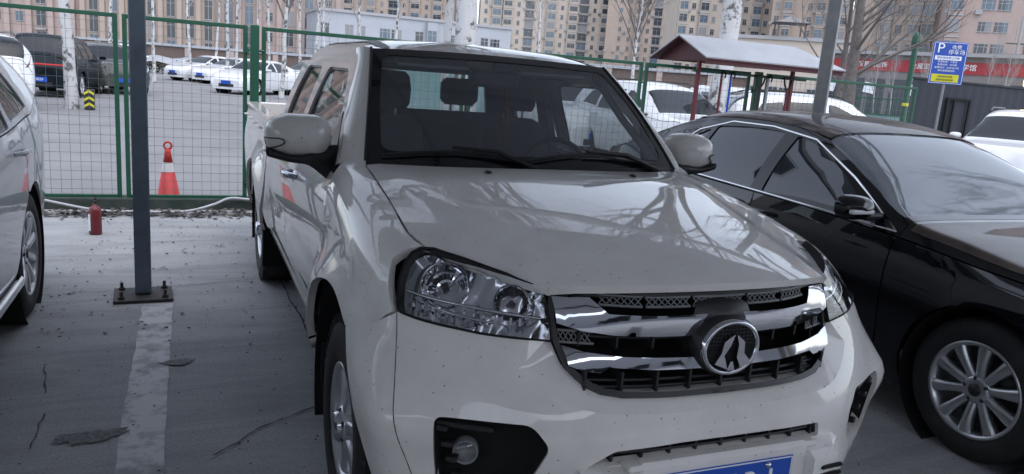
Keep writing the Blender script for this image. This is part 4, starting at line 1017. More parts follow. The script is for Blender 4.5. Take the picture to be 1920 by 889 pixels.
def crack(pts, w, seed):
    r = random.Random(seed); P = densify(pts, .04, False); vs = []
    off_ = 0
    for k, (x, y) in enumerate(P):
        off_ = off_*.8+r.uniform(-.006,.006); ww = w*r.uniform(.35,1.3); d = Vector((P[min(k+1,len(P)-1)][0]-P[max(k-1,0)][0], P[min(k+1,len(P)-1)][1]-P[max(k-1,0)][1])).normalized(); nrm = Vector((-d.y, d.x))
        vs += [(x+nrm.x*(off_+ww), y+nrm.y*(off_+ww), .0075), (x+nrm.x*(off_-ww), y+nrm.y*(off_-ww), .0075)]
    tag(MB().add(vs, [(2*k,2*k+1,2*k+3,2*k+2) for k in range(len(P)-1)]).build('ground_crack', M['crack']), kind='structure')
crack([(-.728,3.2),(-.70,2.2),(-.68,1.4),(-.66,.9)], .006, 1); crack([(-2.3,2.9),(-1.4,3.02),(-.7,3.18),(.2,3.2)], .003, 2)
crack([(-1.25,.58),(-1.05,.78),(-.80,.93),(-.60,1.02)], .0045, 3); crack([(-1.98,1.7),(-1.95,1.5),(-1.93,1.35)], .0025, 4); crack([(-1.90,1.12),(-1.91,1.0),(-1.90,.8)], .0025, 5)
# small dark debris lying on the concrete: too many bits to count
r = random.Random(11); mb = MB()
def flake(x, y, s, z=.006):
    a = r.uniform(0,6.3); k = r.choice((3,4,5,5,6)); P = []; el = r.uniform(.35,1)
    for j in range(k):
        t = 2*PI*j/k+r.uniform(-.3,.3); u, v = s*math.cos(t), s*el*math.sin(t); P.append((x+u*math.cos(a)-v*math.sin(a), y+u*math.sin(a)+v*math.cos(a), z+r.uniform(0,s*.6)))
    mb.add(P, [tuple(range(k))])
for _ in range(520):
    x = r.uniform(-2.2,-.65); y = .2+5.3*r.random()**.8; flake(x, y, r.uniform(.003,.009)*(1.6 if y > 2 else 1.0))
for _ in range(60): flake(r.uniform(.9,2.0), r.uniform(-1.2,.4), r.uniform(.004,.012))
tag(mb.build('ground_debris', M['crack']), kind='stuff')
mb = MB()
for _ in range(2600):
    x = r.uniform(-3.2,5); y = 5.55+abs(r.gauss(0,.10))*r.choice((-1,1))*.8; s = r.uniform(.012,.035); flake(x, y, s, max(.006,.05-abs(y-5.6)*.2)*r.random())
tag(mb.build('leaf_litter', mat('dead_leaves_mixed', (.09,.075,.065), .85, noise=(9, (.028,.024,.022), .4, .6))), kind='stuff')
mb = MB(); mb.box((3,5.95,.055), (22,.22,.11), bev=.01); tag(mb.build('kerb', mat('mossy_kerb', (.045,.055,.05), .9, noise=(7, (.02,.035,.028), .4, .6))), kind='structure')
# ---- fence
def fence_panel(x0, x1, label, group='green mesh fence panels', y=5.92, h=1.86, z0=.10, name='fence_panel'):
    t = thing(name, label, 'fence', ((x0+x1)/2, y, 0), group=group); w = (x1-x0)/2
    mb = MB()
    for sx in (-1,1): mb.box((sx*(w-.02), 0, (z0+h)/2), (.04,.04,h-z0), bev=.004)
    for z in (z0+.02, h-.02): mb.box((0, 0, z), (2*w-.08,.038,.038), bev=.004)
    mb.build('frame', M['green'], t)
    mb = MB(); n = max(2, int(round(2*w/.085))); m_ = int((h-z0)/.085)
    rw = .0015
    for k in range(1, n): x = -w+2*w*k/n; mb.box((x, 0, (z0+h)/2), (rw*2,rw*2,h-z0-.06))
    for k in range(1, m_): z = z0+(h-z0)*k/m_; mb.box((0, rw*2.1, z), (2*w-.06,rw*2,rw*2))
    mb.build('wire_mesh', M['wire'], t); return t
fence_panel(-4.94,-1.93, 'green mesh fence panel at the far left behind the white hatchback')
fence_panel(-1.89,-.77, 'green mesh fence panel with the traffic cone standing behind it')
fence_panel(-.63,1.55, 'green mesh fence panel starting at the gate hinge and running behind the pickup cab')
fence_panel(1.59,3.86, 'green mesh fence panel behind the right half of the pickup cab')
fence_panel(3.90,5.52, 'green mesh fence panel under the red-post tool rack')
fence_panel(5.80,8.6, 'green mesh fence panel right of the tool rack, behind the black sedan')
for (x, w, lb) in ((-.70,.085,'wide green gate post with hinges beside the pickup bed'),(5.66,.10,'wide green gate post under the white-roofed tool rack')):
    t = thing('gate_post', lb, 'post', (x,5.92,0)); mb = MB(); mb.box((0,0,.95), (w,.07,1.84), bev=.006); mb.build('post', M['green'], t)
    mb = MB()
    for z in (.30,1.05,1.62): 
        m2 = MB(); m2.tube([(-w/2-.05,-.02,z),(w/2+.05,-.02,z)], .014, 8); m2.lathe([(.022,-.03),(.022,.03)], (-w/2-.035,-.02,z), 'Z', 10); m2.build('hinge', M['green'], t)
# ---- canopy posts with bolted base plates
def steel_post(x, y, s, h, label, m, rz=0):
    t = thing('canopy_post', label, 'post', (x,y,0), rz); mb = MB(); mb.box((0,0,h/2+.014), (s,s,h-.03), bev=.006); mb.build('shaft', m, t)
    mb = MB(); mb.box((0,-.01,.013), (.34,.30,.016), bev=.002); bp2 = mb.build('base_plate', M['rust'], t)
    for sx in (-1,1):
        for sy in (-1,1):
            mb = MB(); c = (sx*.125, sy*.105-.01, 0); mb.lathe([(.019,.021),(.019,.036),(.010,.037),(.010,.07),(.0004,.071)], c, 'Z', 6, smooth=False); mb.build('anchor_bolt', M['rust'], t)
    return t
steel_post(-1.60,2.84,.095,2.95, 'blue-grey square steel post bolted to the ground at the end of the white parking line', M['pole'], R(3))
steel_post(3.84,2.90,.105,2.95, 'grey square steel post rising behind the black sedan roof', M['grey_post'], R(38))
# canopy over the bays (out of frame above; it shades the bays and shows in the paint)
cn = thing('carport_canopy', 'grey sheet-roofed carport canopy on steel posts above the parked cars', 'canopy', (1.1,0,0))
def cz(y): t = max(0,(2.25-y)/5.9); return 2.92+.55*math.sin(PI*min(1,t)*.5)
mb = MB(); rows = [[(x, y, cz(y)) for x in (-16,-8,-4,-1,2,2.95)] for y in [2.25-5.9*k/16 for k in range(17)]+[-5.2]]; mb.grid(rows); mb.grid([[(x, y, z+.02) for x, y, z in r_] for r_ in rows])
mb.build('roof_sheet', mat('canopy_sheet', (.60,.61,.63), .6), cn)
for x in (-13,-7.4,-1.6,2.85):
    mb = MB(); ys = [2.85-6.5*k/16 for k in range(17)]
    mb.tube([(x,y,cz(y)-.03) for y in ys], .03, 6); mb.tube([(x,y,cz(y)-.30) for y in ys], .025, 6)
    for k in range(16): a = (x,ys[k],cz(ys[k])-.03); b = (x,ys[k+1],cz(ys[k+1])-.30); mb.tube([a,b] if k % 2 else [(x,ys[k],cz(ys[k])-.30),(x,ys[k+1],cz(ys[k+1])-.03)], .012, 5)
    mb.build('arched_truss', M['grey_post'], cn)
for y in (2.55,1.3,-.3,-1.9,-3.5): mb = MB(); mb.box((-6.5,y,cz(y)-.06), (18.8,.06,.08)); mb.build('purlin', M['grey_post'], cn)
# ---- extinguisher, cone, hose
t = thing('fire_extinguisher', 'faded red fire extinguisher standing on the concrete by the fence', 'extinguisher', (-2.05,4.72,0), -1.1); t.scale = (.80,.80,.88)
mb = MB(); mb.lathe([(.0005,.0),(.058,.002),(.062,.012),(.062,.225),(.055,.25),(.034,.27),(.018,.278),(.016,.30),(.0005,.301)], n=24); cy = mb.build('cylinder', M['exting'], t)
mb = MB(); rows = [[(.0632*math.cos(a), .0632*math.sin(a), z) for a in [R(-150+14*k) for k in range(7)]] for z in (.04,.20)]; mb.grid(rows); mb.build('paper_label', M['plate_white'], cy)
mb = MB(); mb.box((0,0,.31), (.035,.03,.03), bev=.004); mb.tube([(0,-.01,.318),(-.03,-.02,.34),(-.055,-.02,.345)], [.007,.006,.005], 6); mb.tube([(0,.01,.325),(-.02,.01,.37),(-.012,.01,.385)], [.006,.006,.004], 6); mb.build('valve', M['blackpl'], t, recalc=True)
t = thing('traffic_cone', 'red traffic cone with a white band and ring top behind the mesh fence', 'traffic cone', (-1.52,6.22,0))
def cr_(z): return .118-.088*(z-.03)/.50
mb = MB(); mb.box((0,0,.018), (.34,.34,.034), bev=.012); mb.build('base', M['cone'], t)
mb = MB(); mb.lathe([(.140,.03),(.125,.05),(cr_(.07),.07),(cr_(.33),.33),(cr_(.331)-.004,.331),(cr_(.43)-.004,.43),(cr_(.431),.431),(cr_(.53),.53),(.030,.56),(.012,.565),(.0004,.565)], n=28); co = mb.build('cone_body', M['cone'], t)
mb = MB(); mb.lathe([(cr_(.332)+.0015,.332),(cr_(.428)+.0015,.428)], n=28); mb.build('reflective_band', M['cone_w'], co)
mb = MB(); mb.tube([(.036*math.cos(2*PI*k/20), 0, .600+.036*math.sin(2*PI*k/20)) for k in range(21)], .011, 8); mb.build('ring', M['cone'], t)
def hose(pts, rr, label, m):
    P = []; q = [(i, *p) for i, p in enumerate(pts)]
    for k in range((len(pts)-1)*8+1): P.append(tuple(cr(q, k/8)))
    tag(MB().tube(P, rr, 8).build('hose', m), label, 'hose')
hose([(-2.9,5.62,.22),(-2.5,5.60,.12),(-2.1,5.58,.04),(-1.7,5.56,.03),(-1.35,5.60,.03),(-1.1,5.70,.08),(-.95,5.78,.13),(-.78,5.80,.12),(-.4,5.75,.08),(.2,5.6,.03)], .013, 'pale grey hose sagging along the foot of the fence', M['hose'])
# ---- fire-tool rack
x0, x1, yf, yb = 4.25, 6.35, 5.15, 6.35; ze, zr = 1.945, 2.21
rk = thing('tool_rack', 'tool rack on red posts with white pitched sheet roof and maroon gable', 'tool rack', ((x0+x1)/2,5.75,0))
X0, X1 = x0-(x0+x1)/2, x1-(x0+x1)/2
def roofsheet(y, ym, nm, m, dz):
    mb = MB(); a = [(X0-.03,y,ze+dz),(X0-.03,ym,zr+dz),(X1-.30,ym,zr+dz),(X1+.03,y,ze+dz)]; b = [(p[0],p[1],p[2]-.015) for p in a]
    mb.add(a+b, [(0,1,2,3),(7,6,5,4),(0,4,5,1),(1,5,6,2),(2,6,7,3),(3,7,4,0)]); mb.build(nm, m, rk, recalc=True)
for y in (yf-5.75, yb-5.75): roofsheet(y, 0, 'roof_sheet', M['white_sheet'], .016); roofsheet(y, 0, 'roof_lining', M['maroon'], 0)
mb = MB(); mb.add([(X1+.03,yf-5.75,ze+.01),(X1+.03,yb-5.75,ze+.01),(X1-.30,0,zr+.01)], [(0,1,2)]); mb.build('hip_end', M['white_sheet'], rk)
mb = MB(); mb.prism([(yf-5.75+.02,ze-.02),(yb-5.75-.02,ze-.02),(0,zr-.02)], X0+.10, X0+.12, lambda u, v, w: (w, u, v)); mb.build('gable_board', M['maroon'], rk, recalc=True)
mb = MB()
mb.box((0,yf-5.75+.03,ze-.035), (X1-X0,.03,.05)); mb.build('eaves_rail', M['maroon'], rk)
for x in (X0+.10, X1-.55):
    mb = MB(); mb.box((x,-.30,.96), (.045,.045,1.92), bev=.004); mb.build('post', M['red_post'], rk)
mb = MB(); mb.box((-.15,-.30,1.80), (1.75,.03,.03)); mb.build('hanging_bar', M['green'], rk)
def tool(x, kind, label, m):
    t = thing('spade' if kind == 's' else ('fire_hook' if kind == 'h' else 'pole_tool'), label, 'tool', ((x0+x1)/2+x, 5.42, 0), group=None)
    if kind == 's':
        mb = MB(); mb.tube([(0,0,1.66),(0,0,.85)], .016, 8); mb.build('handle_shaft', m, t)
        mb = MB(); mb.tube([(-.07,0,1.80),(.07,0,1.80)], .016, 8); mb.tube([(-.065,0,1.79),(-.05,0,1.72),(0,0,1.65)], .012, 6); mb.tube([(.065,0,1.79),(.05,0,1.72),(0,0,1.65)], .012, 6); mb.build('grip', M['blackpl'], t)
        mb = MB(); mb.grid([[(-.10,.0,.86),(0,.02,.88),(.10,0,.86)],[(-.11,-.01,.72),(0,.012,.72),(.11,-.01,.72)],[(-.08,-.03,.58),(0,-.01,.56),(.08,-.03,.58)]]); mb.build('blade', M['dark_metal'], t)
    else:
        mb = MB(); mb.tube([(0,0,1.78),(0,0,.75)], .015, 8); mb.build('shaft', m, t)
        mb = MB(); mb.tube([(0,0,1.78),(.03,0,1.83),(.06,0,1.80),(.05,0,1.74)], .010, 6); mb.build('hook', M['dark_metal'], t)
tool(-.62, 'h', 'red-handled pole hanging beside the left red post of the rack', M['red_post']); tool(-.48, 'h', 'blue-handled pole hanging in the tool rack', M['plate_blue'])
tool(-.02, 's', 'black-handled spade hanging in the middle of the tool rack', M['blackpl']); tool(.10, 'h', 'white pole hanging in the middle of the tool rack', M['white_sheet']); tool(.42, 's', 'red-handled spade with open Y grip hanging on the rack', M['red_post'])
# ---- parking sign
sp_ = Vector((14.35,10.05,0)); t = thing('parking_sign', 'blue parking sign with a white P and a yellow strip on a thin pole', 'sign', sp_, R(-37))
mb = MB(); mb.tube([(0,.03,0),(0,.03,2.95)], .028, 10); mb.build('pole', M['grey_post'], t)
M['sign_blue'] = mat('sign_blue', (.025,.075,.36), .4); M['sign_yel'] = mat('sign_yellow', (.55,.52,.03), .4)
SZ = 2.60
bo = MB().box((0,0,SZ), (.70,.02,.92), bev=.003).build('board', M['sign_blue'], t)
mb = MB()
for (x, z, w, h) in ((0,SZ+.44,.66,.008),(0,SZ-.44,.66,.008),(-.33,SZ,.008,.88),(.33,SZ,.008,.88)): mb.box((x,-.012,z), (w,.004,h))
mb.box((-.02,-.013,SZ+.11), (.54,.004,.09)); mb.build('sign_panel_white', M['plate_white'], bo)
MB().box((-.02,-.013,SZ-.33), (.56,.004,.17)).build('sign_panel_yellow', M['sign_yel'], bo)
T = lambda s, size, x, z, m='plate_white', sx=1, al='CENTER': text_mesh('sign_text', s, size, M[m], bo, (x,-.018,z), ext=.001, sx=sx, align=al)
T('P', .30, -.20, SZ+.31); T('收费', .10, .12, SZ+.345); T('停车场', .115, .13, SZ+.235)
T('停车场收费公示牌', .058, -.02, SZ+.11, 'sign_blue')
for k, s in enumerate(('收费标准：小型车','免费时间：30分钟','收费时间：全天24小时','停车收费请扫码')): T(s, .05, -.02, SZ+.025-.065*k)
T('车辆请按位停放', .045, -.02, SZ-.30, 'dark_metal'); T('贵重物品随身携带', .045, -.02, SZ-.37, 'dark_metal')
# ---- green street post with a yellow band
P = at(1696, 30); t = thing('street_post', 'tall dark green street post with a yellow band, left of the parking sign', 'post', P)
mb = MB(); mb.lathe([(.14,0),(.13,.4),(.11,.5),(.105,3.6),(.10,3.9)], n=16); mb.build('shaft', M['green'], t); mb = MB(); mb.lathe([(.14,3.9),(.17,4.0),(.17,4.25),(.10,4.4),(.0005,4.45)], n=16); mb.build('finial', M['green'], t)
mb = MB(); mb.lathe([(.118,1.62),(.118,1.74)], n=16); mb.build('band', M['sign_yel'], t)
# ---- dark hoarding
A = at(1703, 22.5); B = at(1990, 25.5); d = (B-A); Ln = d.length; t = thing('site_hoarding', 'dark blue corrugated hoarding with a doorway behind the parking sign', 'hoarding', A, math.atan2(d.y, d.x))
M['hoard'] = mat('hoarding_dark', (.009,.014,.024), .7, noise=(.8, (.016,.019,.026), .4, .7))
mb = MB(); n = int(Ln/.10); prof = [(k*.10, (.0,.0,.012,.012)[k % 4]) for k in range(n+1)]; mb.grid([[(x, y, 0) for x, y in prof],[(x, y, 2.42) for x, y in prof]], smooth=False); mb.build('corrugated_sheet', M['hoard'], t)
mb = MB(); mb.box((Ln/2,.0,2.44), (Ln,.07,.05)); mb.build('cap_rail', M['hoard'], t)
mb = MB()
for x in (1.55,1.85,2.55): mb.box((x,-.06,.95), (.07,.05,1.9))
mb.box((2.05,-.06,1.93), (1.06,.05,.06)); mb.build('door_frame', M['gap'], t)
# ---- teal hoarding and far green fence beyond the yard, rubble ground behind the pickup
M['teal'] = mat('pale_teal_sheet', (.20,.33,.32), .6, noise=(1.2, (.27,.38,.38), .4, .7))
for (u0, D0, u1, D1, h, lb) in ((700,26,1010,26,1.75,'pale teal hoarding seen through the pickup cab windows'),(1560,36,1705,34,1.15,'pale teal hoarding between the white wagon and the dark hoarding')):
    A = at(u0, D0); B = at(u1, D1); d = B-A; t = thing('teal_hoarding', lb, 'hoarding', A, math.atan2(d.y, d.x)); n = int(d.length/.25)
    MB().grid([[(k*.25, (.0,.04)[k % 2], 0) for k in range(n+1)],[(k*.25, (.0,.04)[k % 2], h) for k in range(n+1)]], smooth=False).build('sheet', M['teal'], t)
    MB().box((d.length/2,-.01,h+.02), (d.length,.06,.05)).build('cap_rail', M['green'], t)
A = at(1470, 40); B = at(1710, 38); d = B-A; t = thing('far_fence', 'distant green railing in front of the shops', 'fence', A, math.atan2(d.y, d.x))
mb = MB(); n = int(d.length/.16)
for k in range(n): mb.box((k*.16,0,1.0), (.03,.03,2.0))
for z in (.3,1.9): mb.box((d.length/2,0,z), (d.length,.05,.06))
mb.build('railing', M['green'], t)
tag(MB().add([(1.0,9.5,.004),(6.5,9.5,.004),(9,24,.004),(1.5,24,.004)], [(0,1,2,3)]).build('earth_patch', mat('brown_rubble_ground', (.10,.085,.07), .95, noise=(3, (.16,.14,.12), .4, .7), bump=(20,1))), kind='structure')
# ---- striped guard beside the poplar, low hedge under a white sheet, boundary wall
t = thing('striped_guard', 'black and yellow chevron corner guard standing against the white poplar trunk', 'guard', (-3.52,18.9,0)); mb = MB(); mb.box((0,0,.25), (.22,.22,.5), bev=.02); mb.build('guard_body', M['blackpl'], t)
mb = MB()
for k in range(3): mb.add([(-.11,-.113,.06+.15*k),(0,-.113,.13+.15*k),(.11,-.113,.06+.15*k),(.11,-.113,.12+.15*k),(0,-.113,.19+.15*k),(-.11,-.113,.12+.15*k)], [(0,1,4,5),(1,2,3,4)])
mb.build('chevrons', M['sign_yel'], t)
P = at(340, 52); r = random.Random(3); mb = MB()
for _ in range(2500):
    c = Vector((r.uniform(-3.6,3.6), r.uniform(-.6,.6), r.uniform(.05,.95))); a = Vector((r.uniform(-1,1),r.uniform(-1,1),r.uniform(-1,1)))*.10; b = Vector((r.uniform(-1,1),r.uniform(-1,1),r.uniform(-1,1)))*.10; mb.add([c, c+a, c+a+b, c+b], [(0,1,2,3)])
hd = thing('hedge', 'clipped green hedge partly under a white sheet at the back of the car park', 'hedge', P, R(-6)); mb.build('foliage', M['hedge'], hd)
mb = MB(); mb.grid([[(x, y, z+.08*math.sin(3*x)) for x in [-3.4+.4*k for k in range(15)]] for (y, z) in ((-.75,.75),(-.5,1.05),(0,1.15),(.5,1.05))]); mb.build('white_sheet', M['white_sheet'], hd)
# unseen block added behind the camera to darken reflections in paint and chrome
t = thing('added_reflection_block', 'grey windowed block added behind the camera to darken reflections', 'building', (0,-16,0)); MB().box((0,-3,3.2), (60,6,9)).build('wall', mat('dull_render', (.30,.30,.31), .9), t)
for k in range(12): MB().box((-27.5+5*k,.01,1.9), (3.2,.1,2.2)).build('window', M['tint'], t)
# ================================================================ buildings
BW = {}
def glass_c(c): return mat('window_glass', c, .15, spec=.6)
M['win'] = glass_c((.035,.045,.06)); M['win_b'] = glass_c((.075,.11,.15)); M['win_c'] = mat('curtained_glass', (.20,.20,.21), .3); M['frame'] = mat('window_frame_grey', (.30,.30,.31), .6)
def wallm(name, c, c2): return mat(name, c, .85, noise=(.25, c2, .35, .7))
M['w_tan'] = wallm('tan_render', (.37,.30,.255), (.32,.26,.22)); M['w_pink'] = wallm('pinkish_render', (.38,.295,.27), (.33,.26,.235)); M['w_cream'] = wallm('cream_render', (.46,.40,.345), (.41,.355,.305)); M['w_white'] = wallm('white_panel_wall', (.36,.375,.41), (.31,.325,.355)); M['w_brown'] = wallm('brown_stone', (.14,.095,.08), (.11,.08,.07)); M['w_grey'] = wallm('grey_render', (.20,.19,.19), (.16,.15,.15))
def building(name, label, u0, D0, u1, D1, depth, floors, fh, pat, wall, z0=0, cat='building', ledge=True, bay=None, ac=0, seed=1, group=None, maxwin=100, slabs=True):
    A = at(u0, D0); B = at(u1, D1); d = B-A; W = d.length; t = thing(name, label, cat, A, math.atan2(d.y, d.x), group); H = z0+floors*fh+.8
    mb = MB(); mb.box((W/2, depth/2, H/2), (W, depth, H)); r = random.Random(seed)
    n = len(pat); bw = W/n; wins = []
    for i, ch in enumerate(pat):
        xc = (i+.5)*bw
        if ch in 'BC':   # projecting glazed bay, full height
            mb.box((xc, -.45, H/2), (bw*.86, .9, H-.4))
        if ch == 'R': pass
        if ch == 'P': mb.box((xc, -.35, H/2), (bw*.5, .7, H+.5))
        for f in range(floors):
            zc = z0+f*fh+fh*.52
            if ch == 's': wins.append((xc, -.02, zc, .9, 1.4, 0))
            if ch == 't': wins.append((xc-bw*.2, -.02, zc, .8, 1.4, 0)); wins.append((xc+bw*.2, -.02, zc, .8, 1.4, 0))
            if ch == 'w': wins.append((xc, -.02, zc, min(2.1,bw*.65), 1.5, 0))
            if ch == 'B': wins.append((xc, -.92, zc, bw*.74, fh*.60, 1))
            if ch == 'C': wins.append((xc, -.92, zc, bw*.70, fh*.50, 0))
            if ch == 'D': wins.append((xc, -.03, zc, bw*.82, fh*.74, 0))
            if ch == 'G': wins.append((xc, -.03, zc, bw*.80, fh*.90, 0 if f % 3 else 1))
    wl = mb.build('wall', wall, t)
    if slabs:
        mb = MB()
        for f in range(floors+1):
            for i, ch in enumerate(pat):
                if ch in 'BCD': mb.box(((i+.5)*bw, -.50 if ch != 'D' else -.25, z0+f*fh), (bw*.94, 1.1 if ch != 'D' else .6, .22))
        if mb.v: tag(mb.build('floor_slabs', M['frame'], wl), kind='stuff')
    wins.sort(key=lambda q: (q[2], q[0])); shapes = {}; rest = {0: MB(), 1: MB(), 2: MB()}
    for k, (x, y, z, w, h, c) in enumerate(wins):
        q_ = r.random(); c = 1-c if q_ < .18 else (2 if q_ > .88 else c)
        key = (round(w,2), round(h,2), c)
        if k < maxwin:
            if key not in shapes:
                q = MB(); q.box((0,-.01,0), (w, .05, h)); me = q.build('window', (M['win'], M['win_b'], M['win_c'])[c], t).data; o0 = t.children[-1]; shapes[key] = me
                q = MB(); q.box((0,-.05,0), (.07,.05,h)); q.box((0,-.052,h*.18), (w,.05,.06)); q.box((0,-.05,h/2), (w+.1,.06,.08)); q.box((0,-.05,-h/2), (w+.2,.14,.10)); fr = q.build('window_bars', M['frame'], None); BW[key] = fr.data; bpy.data.objects.remove(fr)
                o = o0
            else: o = link(bpy.data.objects.new('window', shapes[key]), t)
            o.location = (x, y, z)
            if h > 1.2: fo_ = link(bpy.data.objects.new('window_frame', BW[key]), o)
        else: rest[c].box((x, y-.01, z), (w,.05,h))
    for c in (0,1,2):
        if rest[c].v: tag(rest[c].build('windows', (M['win'], M['win_b'], M['win_c'])[c], t), kind='stuff')
    if ac:
        mb = MB()
        for _ in range(ac): i = r.randrange(n); mb.box(((i+r.choice((.05,.95)))*bw, -.35, z0+r.randrange(floors)*fh+.5), (.85,.4,.6))
        tag(mb.build('air_conditioners', M['frame'], t), kind='stuff')
    mb = MB(); mb.box((W/2, depth/2, H+.2), (W+.5, depth+.5, .4)); mb.build('roof', M['frame'], t)
    return t
building('office_block', 'pinkish stone office block at far left with square windows and dark strips', -160, 118, 150, 122, 20, 13, 3.4, 'PwPsPDPsPwPDPsP', M['w_pink'], seed=2)
building('office_block', 'stone-piered office block with tall dark glass strips, behind the blue-grey post', 150, 122, 400, 126, 22, 13, 3.4, 'PGPGPDPGPGPDPG', M['w_tan'], seed=3, slabs=False)
building('office_block', 'pale office block with narrow piers behind the thin poplars, left of the white building', 400, 130, 640, 136, 22, 12, 3.4, 'PGPGPwPDPGPwP', M['w_pink'], seed=4, slabs=False)
building('low_office', 'long white two-storey building with small dark windows above the pickup roof', 596, 112, 952, 124, 12, 2, 3.4, 'wpwwpttpwBpttpwtp', M['w_white'], z0=1.4, slabs=False)
building('apartment_tower', 'tan apartment tower behind the white building, left of the double poplar', 640, 262, 845, 262, 18, 16, 3.0, 'CsCsDsCsCs', M['w_tan'], ac=40, seed=5)
building('apartment_tower', 'cream apartment tower with stacked bays and balconies, directly above the pickup roof centre', 893, 258, 1132, 262, 20, 16, 3.0, 'sBCsDsBsCDsC', M['w_cream'], ac=70, seed=6)
building('apartment_tower', 'slim tan apartment tower with a dark recess, left of the white tarred trunk', 1126, 252, 1262, 250, 20, 16, 3.0, 'pssCsDsC', M['w_tan'], ac=40, seed=7)
building('apartment_tower', 'cream apartment tower with blue glazed bays just behind the tool-rack roof', 1254, 196, 1425, 196, 18, 15, 3.0, 'BsBspCsBs', M['w_cream'], ac=40, seed=8)
building('apartment_tower', 'tan apartment block behind the bare dark tree, left of the salmon block', 1425, 182, 1565, 176, 18, 14, 3.0, 'sCpsBsC', M['w_tan'], ac=30, seed=9)
building('low_office', 'low cream building with a roof pavilion, behind the tool rack', 1365, 92, 1580, 88, 10, 2, 3.6, 'wtpwtpwtw', M['w_cream'], z0=.2, slabs=False)
building('apartment_tower', 'tan apartment block with tall blue glazed bays right of the dark bare tree', 1572, 126, 1750, 120, 18, 12, 3.0, 'spBsCBs', M['w_tan'], ac=20, seed=10)
building('apartment_tower', 'salmon apartment block with pairs of small windows at the right edge', 1742, 112, 2080, 104, 20, 12, 3.0, 'Bpttpttptpt', M['w_pink'], ac=10, seed=11)
# pavilion on the low cream building
P = at(1462, 91, 7.9+.7); t = thing('roof_pavilion', 'small dark open pavilion with a curved hip roof on the low cream building', 'pavilion', P, R(-33))
mb = MB(); mb.grid([[(k*s[0], k*s[1], z) for s in ((-1,-1),(0,-1),(1,-1),(1,0),(1,1),(0,1),(-1,1),(-1,0))] for (k, z) in ((2.1,1.55),(1.2,1.85),(.3,2.3),(.02,2.6))], close=True, smooth=False); mb.build('roof', M['w_grey'], t)
for sx in (-1,1):
    for sy in (-1,1): MB().box((sx*1.5,sy*1.5,.75), (.14,.14,1.6)).build('column', M['w_brown'], t)
# boundary wall left, and the shops with the long red banner right
for (u0, D0, u1, D1, h, lb) in ((60,70,590,72,2.0,'long brown stone wall with a pale cap behind the car park'),(1000,62,1400,60,2.9,'pale wall with a tiled top between the pickup roof and the rack')):
    A = at(u0, D0); B = at(u1, D1); d = B-A; t = thing('boundary_wall', lb, 'wall', A, math.atan2(d.y, d.x)); MB().box((d.length/2,0,h/2), (d.length,.4,h)).build('wall', M['w_brown'], t); MB().box((d.length/2,-.05,h+.1), (d.length,.7,.22)).build('coping', M['w_white'], t)
    mb = MB(); n = int(d.length/4)
    for k in range(n): mb.box((4*k+2,-.25,h*.5), (.5,.2,h))
    mb.build('pilasters', M['w_pink'], t)
A = at(1545, 63.5); B = at(1925, 53); d = B-A; W_ = d.length; t = thing('shop_row', 'row of shops under a long red lettered banner', 'shops', A, math.atan2(d.y, d.x)); MB().box((W_/2,3,2.9), (W_,6,5.8)).build('wall', M['w_grey'], t)
mb = MB(); mb.box((W_*.5,-.06,4.68), (W_*.99,.08,.86)); bn = mb.build('banner', mat('banner_red', (.30,.028,.035), .6), t)
k = 1.0
text_mesh('banner_text', '广东薏艺装饰', .46, M['plate_white'], bn, (W_*.225,-.13,4.70), ext=.01); text_mesh('banner_text', '全屋定制', .46, M['plate_white'], bn, (W_*.50,-.13,4.70), ext=.01); text_mesh('banner_text', '学馆', .50, M['plate_white'], bn, (W_*.715,-.13,4.70), ext=.01)
n = 9
for k in range(n):
    x = W_*(k+.5)/n; w = MB().box((x,-.03,2.2), (W_/n*.72,.1,2.9)).build('shop_window', M['win'], t)
    if k % 2 == 0: MB().box((x-.5,-.10,2.9), (.9,.04,.8), tilt=Matrix.Rotation(.15,3,'Y')).build('poster', M['plate_white'], w)
MB().box((W_/2,-.25,5.6), (W_,.6,.25)).build('cornice', M['frame'], t)
P = at(1912, 50, 0); t = thing('lit_sign', 'tall glowing warm-white light sign at the right edge', 'lit sign', P, R(-40)); MB().box((0,0,4.6), (.32,.2,2.2), bev=.05).build('light_tube', mat('warm_light', (1,.8,.5), .5, emit=(1,.72,.35,6)), t); MB().box((0,.05,1.8), (.16,.16,3.6)).build('mast', M['dark_metal'], t)
# utility poles with wires in front of the salmon block
P = at(1882, 75); t = thing('utility_pole', 'thin grey utility pole with cross-arm in front of the salmon block', 'pole', P); mb = MB(); mb.tube([(0,0,0),(0,0,11)], [.16,.10], 8); mb.build('mast', M['frame'], t); MB().box((0,0,8.4), (2.2,.12,.12), rz=R(-37)).build('cross_arm', M['dark_metal'], t)
